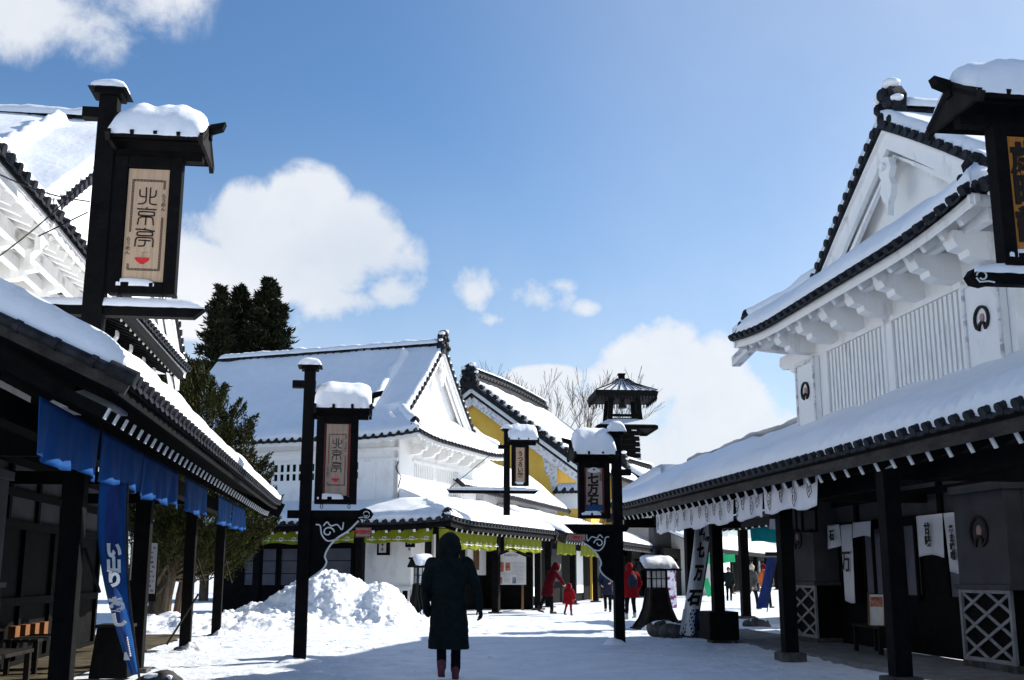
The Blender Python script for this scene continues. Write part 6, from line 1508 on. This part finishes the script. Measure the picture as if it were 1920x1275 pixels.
def person(loc, face, label, H=1.68, coat='coat_black', hem=.42, hood=True, hat=None, lean=0, arms=None, feet=((-.10, .22, .0), (.10, -.24, .06)), shoes='boot', legs='trousers', voxel=.016, girth=1.0, hipz=.92, furry=False, headturn=(0, 0), cinch=0, hoodup=True, pack=None, name='person', child=False, glove=None, hoodw=1.0):
    k = H / 1.70; r = empty(name, loc, face, label=label, cat='person'); g = girth
    sc = lambda p: Vector(p) * k
    def lp(x, y, z):    # leaned point of the upper body
        dz = z - hipz; return Vector((x, y + math.sin(lean) * dz, hipz + math.cos(lean) * dz)) * k
    hd = lp(headturn[0], .02 + headturn[1], 1.575 if not child else 1.56); nk = lp(0, 0, 1.42)
    hr = .105 * (1.35 if child else 1)
    if arms is None: arms = (((-.20, 0, 1.38), (-.27, -.06, 1.10), (-.25, .10, .86)), ((.20, 0, 1.38), (.28, .02, 1.10), (.27, -.14, .87)))
    # body: one continuous surface
    mb = MB(); mb.ball(hd, hr * k, 18, 14, (.82, .98, 1.12)); f = Vector((headturn[0], 1, -math.sin(lean) * .7)).normalized(); up = f.cross(Vector((0, 0, 1))).cross(f).normalized(); sd = f.cross(up)
    caps(mb, hd - up * .05 * k + f * .02 * k, hd - up * .075 * k + f * .055 * k, .06 * k, .045 * k); caps(mb, hd + f * .09 * k + up * .01 * k, hd + f * .118 * k - up * .02 * k, .010 * k, .016 * k)
    for s_ in (-1, 1): mb.ball(hd + sd * (s_ * hr * .86 * k), .022 * k, 8, 6, (.5, .8, 1.4))
    caps(mb, nk - Vector((0, 0, .04)), hd - up * .06 * k, .055 * k, .05 * k)
    secs = [lp(0, 0, z) for z in (.86, .98, 1.12, 1.26, 1.36, 1.42)]; rr = [(.15, .10), (.135, .095), (.13, .09), (.15, .10), (.15, .085), (.07, .06)]
    rings(mb, [(p.x, p.y, p.z, a * k * g * .95, b * k * g * .95) for p, (a, b) in zip(secs, rr)])
    AR = []
    for A in arms:
        S, E, Wr = lp(*A[0]), lp(*A[1]), lp(*A[2]); AR.append((S, E, Wr)); caps(mb, S, E, .045 * k, .037 * k); caps(mb, E, Wr, .036 * k, .025 * k)
        d = (Wr - E).normalized(); hand(mb, Wr, d, Vector((-math.copysign(1, A[0][0]), .3, 0)), k * (.95 if voxel < .013 else 1.05))
    LG = []
    for i, (fx, fy, fz) in enumerate(feet):
        hx = math.copysign(.09, fx); hip = sc((hx, 0, .90)); ank = sc((fx, fy - .02, .09 + fz)); kn = (hip + ank) / 2 + Vector((0, (.07 if fz > .03 else .04) * k, .03 * k)); LG.append((hip, kn, ank))
        caps(mb, hip, kn, .075 * k, .05 * k); caps(mb, kn, ank, .048 * k, .035 * k); caps(mb, ank + Vector((0, -.02, -.03)) * k, ank + Vector((0, .12, -.055)) * k, .03 * k, .025 * k)
    fuse(mb, 'body', 'skin' if not glove else 'skin', r, voxel * .8, 2)
    if glove:
        mb = MB()
        for S, E, Wr in AR: hand(mb, Wr, (Wr - E).normalized(), Vector((-math.copysign(1, S.x), .3, 0)), k * 1.16); caps(mb, Wr - (Wr - E).normalized() * .05, Wr, .045 * k, .036 * k)
        fuse(mb, 'gloves', glove, r, voxel * .7, 1)
    # eyes and mouth
    mb = MB()
    for s_ in (-1, 1): mb.ball(hd + f * .098 * k + sd * (s_ * .034 * k) + up * .018 * k, .009 * k, 6, 5)
    mb.bar(hd + f * .102 * k - up * .058 * k - sd * .02 * k, hd + f * .102 * k - up * .058 * k + sd * .02 * k, .006, .006); mb.build('eyes_and_mouth', 'ink', r)
    # trousers
    mb = MB()
    for (hip, kn, ank) in LG: caps(mb, hip, kn, .098 * k * g, .070 * k); caps(mb, kn, ank + (kn - ank).normalized() * .01, .068 * k, .056 * k)
    rings(mb, [(0, 0, z * k, a * k * g, b * k * g) for z, a, b in ((.80, .15, .11), (.9, .165, .12), (1.0, .15, .11))]); fuse(mb, 'trousers', legs, r, voxel, 3, .008, 3)
    # shoes
    for (hip, kn, ank), (fx, fy, fz) in zip(LG, feet):
        mb = MB(); tl = math.atan2(fz, .25); a = ank + Vector((0, -.03, -.045)) * k; b = ank + Vector((0, .15 * math.cos(tl), -.05 - .16 * math.sin(tl) * (1 if fz > .02 else 0))) * k
        if fz > .02: b.z = max(b.z, .035 * k)
        caps(mb, a, b, .045 * k, .036 * k, 12, .85); caps(mb, ank + Vector((0, -.01, .06)) * k, a, .05 * k, .046 * k); mb.bar(a - Vector((0, .02, .035)) * k, b - Vector((0, -.03, .028)) * k, .08 * k, .02 * k); fuse(mb, 'shoe', shoes, r, voxel * .7, 2)
    # coat
    mb = MB()
    zs = [(hem, .235, .165), (hem + .12, .225, .16), (.80, .205, .155), (1.0, .19, .145), (1.15, .195, .15), (1.30, .205, .14), (1.38, .185, .12), (1.44, .12, .10), (1.48, .085, .085)]
    if child: zs = [(z, a * 1.12, b * 1.25) for z, a, b in zs]
    sec = []
    for z, a, b in zs:
        if z > .95: p = lp(0, 0, z)
        else: p = Vector((0, .3 * math.sin(lean) * (z - hipz), z)) * k
        if cinch and abs(z - 1.0) < .1: a *= .9
        sec.append((p.x, p.y, p.z, a * k * g, b * k * g))
    rings(mb, sec)
    for (S, E, Wr) in AR: caps(mb, S, E, .078 * k * g, .066 * k * g); caps(mb, E, Wr - (Wr - E).normalized() * .00, .064 * k * g, .052 * k * g)
    if hood and hoodup:
        hw = hoodw
        mb.ball(hd - f * .012 * k + Vector((0, 0, .006)), .135 * k * (1.12 if child else 1) * hw, 18, 12, (.93, 1.0, 1.15)); caps(mb, nk, hd - f * .03 * k, .11 * k, .12 * k * hw)
    elif hood: caps(mb, nk - f * .09 * k + Vector((-.06, 0, .0)), nk - f * .09 * k + Vector((.06, 0, .0)), .075 * k, .075 * k)
    o = fuse(mb, 'coat', coat, r, voxel, 4, .012 if voxel < .014 else .010, 7)
    if hood and hoodup:   # hood opening with trim, in front of the face
        mb = MB(); c = hd + f * .105 * k; pts = [c + (sd * math.cos(a) * .082 + up * math.sin(a) * .115) * k for a in [q * math.pi / 8 for q in range(17)]]; mb.tube(pts, .022 * k if furry else .012 * k, 6); mb.build('hood_trim', 'fur' if furry else coat, r, smooth=True)
        mb = MB(); mb.ball(c - f * .02 * k, .08 * k, 12, 8, (.85, .4, 1.15)); mb.build('face', 'skin', r, smooth=True)
    if hat: mb = MB(); mb.ball(hd + up * .035 * k - f * .01, .118 * k, 16, 10, (.95, 1.05, .95)); caps(mb, hd + up * .13 * k, hd + up * .15 * k, .02, .03); mb.build('hat', hat, r, smooth=True)
    elif not (hood and hoodup): mb = MB(); mb.ball(hd + up * .025 * k - f * .018, .114 * k, 16, 10, (.92, 1.0, 1.08)); mb.build('hair', 'hair', r, smooth=True)
    if pack:
        mb = MB(); c = lp(0, -.20, 1.16); mb.ball(c, .19 * k, 14, 10, (.85, .5, 1.15)); b_ = mb.build('backpack', pack, None, smooth=True); b_.location = loc; b_.rotation_euler = (0, 0, face); tag(b_, 'dark backpack worn by the walker in the red coat', 'bag')
    return r, AR, lp, k

# the walker in the foreground, seen from behind
wl = Vector((-.82, 14.95, 0)); wl.z = ground_h(wl.x, wl.y)
r, AR, lp, k = person(wl, 0, 'walker seen from behind in the middle foreground, long black hooded coat and dark trousers', H=1.80, coat='coat_black', hem=.36, girth=1.10, voxel=.0115, shoes='shoe', hoodw=1.2, glove='coat_black',
       arms=(((-.215, 0, 1.38), (-.285, .02, 1.12), (-.20, .16, .98)), ((.215, 0, 1.38), (.32, -.02, 1.12), (.375, -.04, .86))), feet=((-.075, -.10, .055), (.085, .10, 0)))
# striped bag at the walker's left side
c = wl + Vector((-.34, .05, .98)); b_ = empty('shoulder_bag', c, 0, label="dark bag with pale stripes at the hooded walker's left side", cat='bag')
mb = MB(); caps(mb, (-.0, 0, .28), (.06, 0, -.12), .05, .085, 12, .6); mb.build('bag_body', 'coat_black', b_, smooth=True)
mb = MB()
for dx in (-.055, -.015): mb.tube([(dx, -.045, .34), (dx - .015, -.065, .1), (dx + .03, -.06, -.16)], .008, 5)
mb.build('stripe', 'coat_grey', b_, smooth=True)

p1 = at(1028, 1153, 39.2); p1.z = .02
person(p1, R(-62), 'adult stooping in a long dark red hooded coat, reaching towards the child', H=1.74, coat='coat_crimson', hem=.58, lean=.38, furry=True, girth=1.12, voxel=.018,
       arms=(((-.20, 0, 1.36), (-.24, .06, 1.08), (-.20, .16, .88)), ((.20, 0, 1.36), (.26, .22, 1.16), (.20, .46, .98))), feet=((-.10, -.26, .08), (.10, .10, 0)), headturn=(0, .06))
p2 = at(1066, 1156, 37.6); p2.z = .02
person(p2, R(-35), 'small child in a bright red snowsuit walking beside the stooping adult', H=1.02, coat='coat_red', hem=.62, legs='coat_red', lean=.12, girth=1.35, voxel=.014, child=True, furry=True,
       feet=((-.13, -.16, .06), (.13, .10, 0)), arms=(((-.20, 0, 1.34), (-.30, .04, 1.10), (-.30, .12, .92)), ((.20, 0, 1.34), (.30, .05, 1.10), (.30, .14, .92))), hipz=.80)
p3 = at(1140, 1148, 41.0); p3.z = .02
person(p3, R(170), 'person in a dark navy coat standing left of the 七万石 sign post', H=1.66, coat='coat_navy', hem=.62, hood=False, voxel=.018,
       arms=(((-.20, 0, 1.38), (-.33, -.02, 1.14), (-.16, .12, 1.05)), ((.20, 0, 1.38), (.30, .0, 1.12), (.22, .14, .98))), feet=((-.08, .0, 0), (.10, -.16, .04)))
p4 = at(1184, 1163, 34.3); p4.z = .02
person(p4, R(15), 'walker in a bright red coat just right of the 七万石 sign post', H=1.64, coat='coat_red', hem=.66, lean=.12, hoodup=True, girth=1.18, voxel=.018, pack='coat_navy', shoes='pale_boot', feet=((-.15, .02, 0), (.16, .14, .05)),
       arms=(((-.20, 0, 1.38), (-.30, .0, 1.12), (-.16, .16, 1.0)), ((.20, 0, 1.38), (.32, .0, 1.10), (.26, .12, .88))))
p5 = at(1368, 1130, 58); p5.z = 0
person(p5, R(180), 'distant dark-clad person standing under the far green curtain', H=1.68, coat='coat_black', hem=.75, hood=False, voxel=.022, feet=((-.09, 0, 0), (.11, .06, 0)))
p6 = at(1412, 1142, 45); p6.z = 0
person(p6, R(-60), 'person in a grey-green coat with a pale hat striding behind the right arcade posts', H=1.70, coat='coat_grey', hem=.72, hood=False, hat='fur', voxel=.020, feet=((-.08, -.34, .10), (.10, .18, 0)))
p7 = at(1436, 1142, 46.5); p7.z = 0
person(p7, R(-60), 'person in an orange top and red knitted hat beside the grey-coated walker', H=1.70, coat='coat_orange', hem=.85, hood=False, hat='coat_red', voxel=.022, feet=((-.08, -.1, 0), (.10, .2, 0)))
# blue slanting banner foot beside them
banner(at(1446, 1045, 33), at(1428, 1140, 33), .3, .34, 'cobalt_cloth', 'dark blue leaning banner seen through the right arcade beside the red-hatted person', .03)
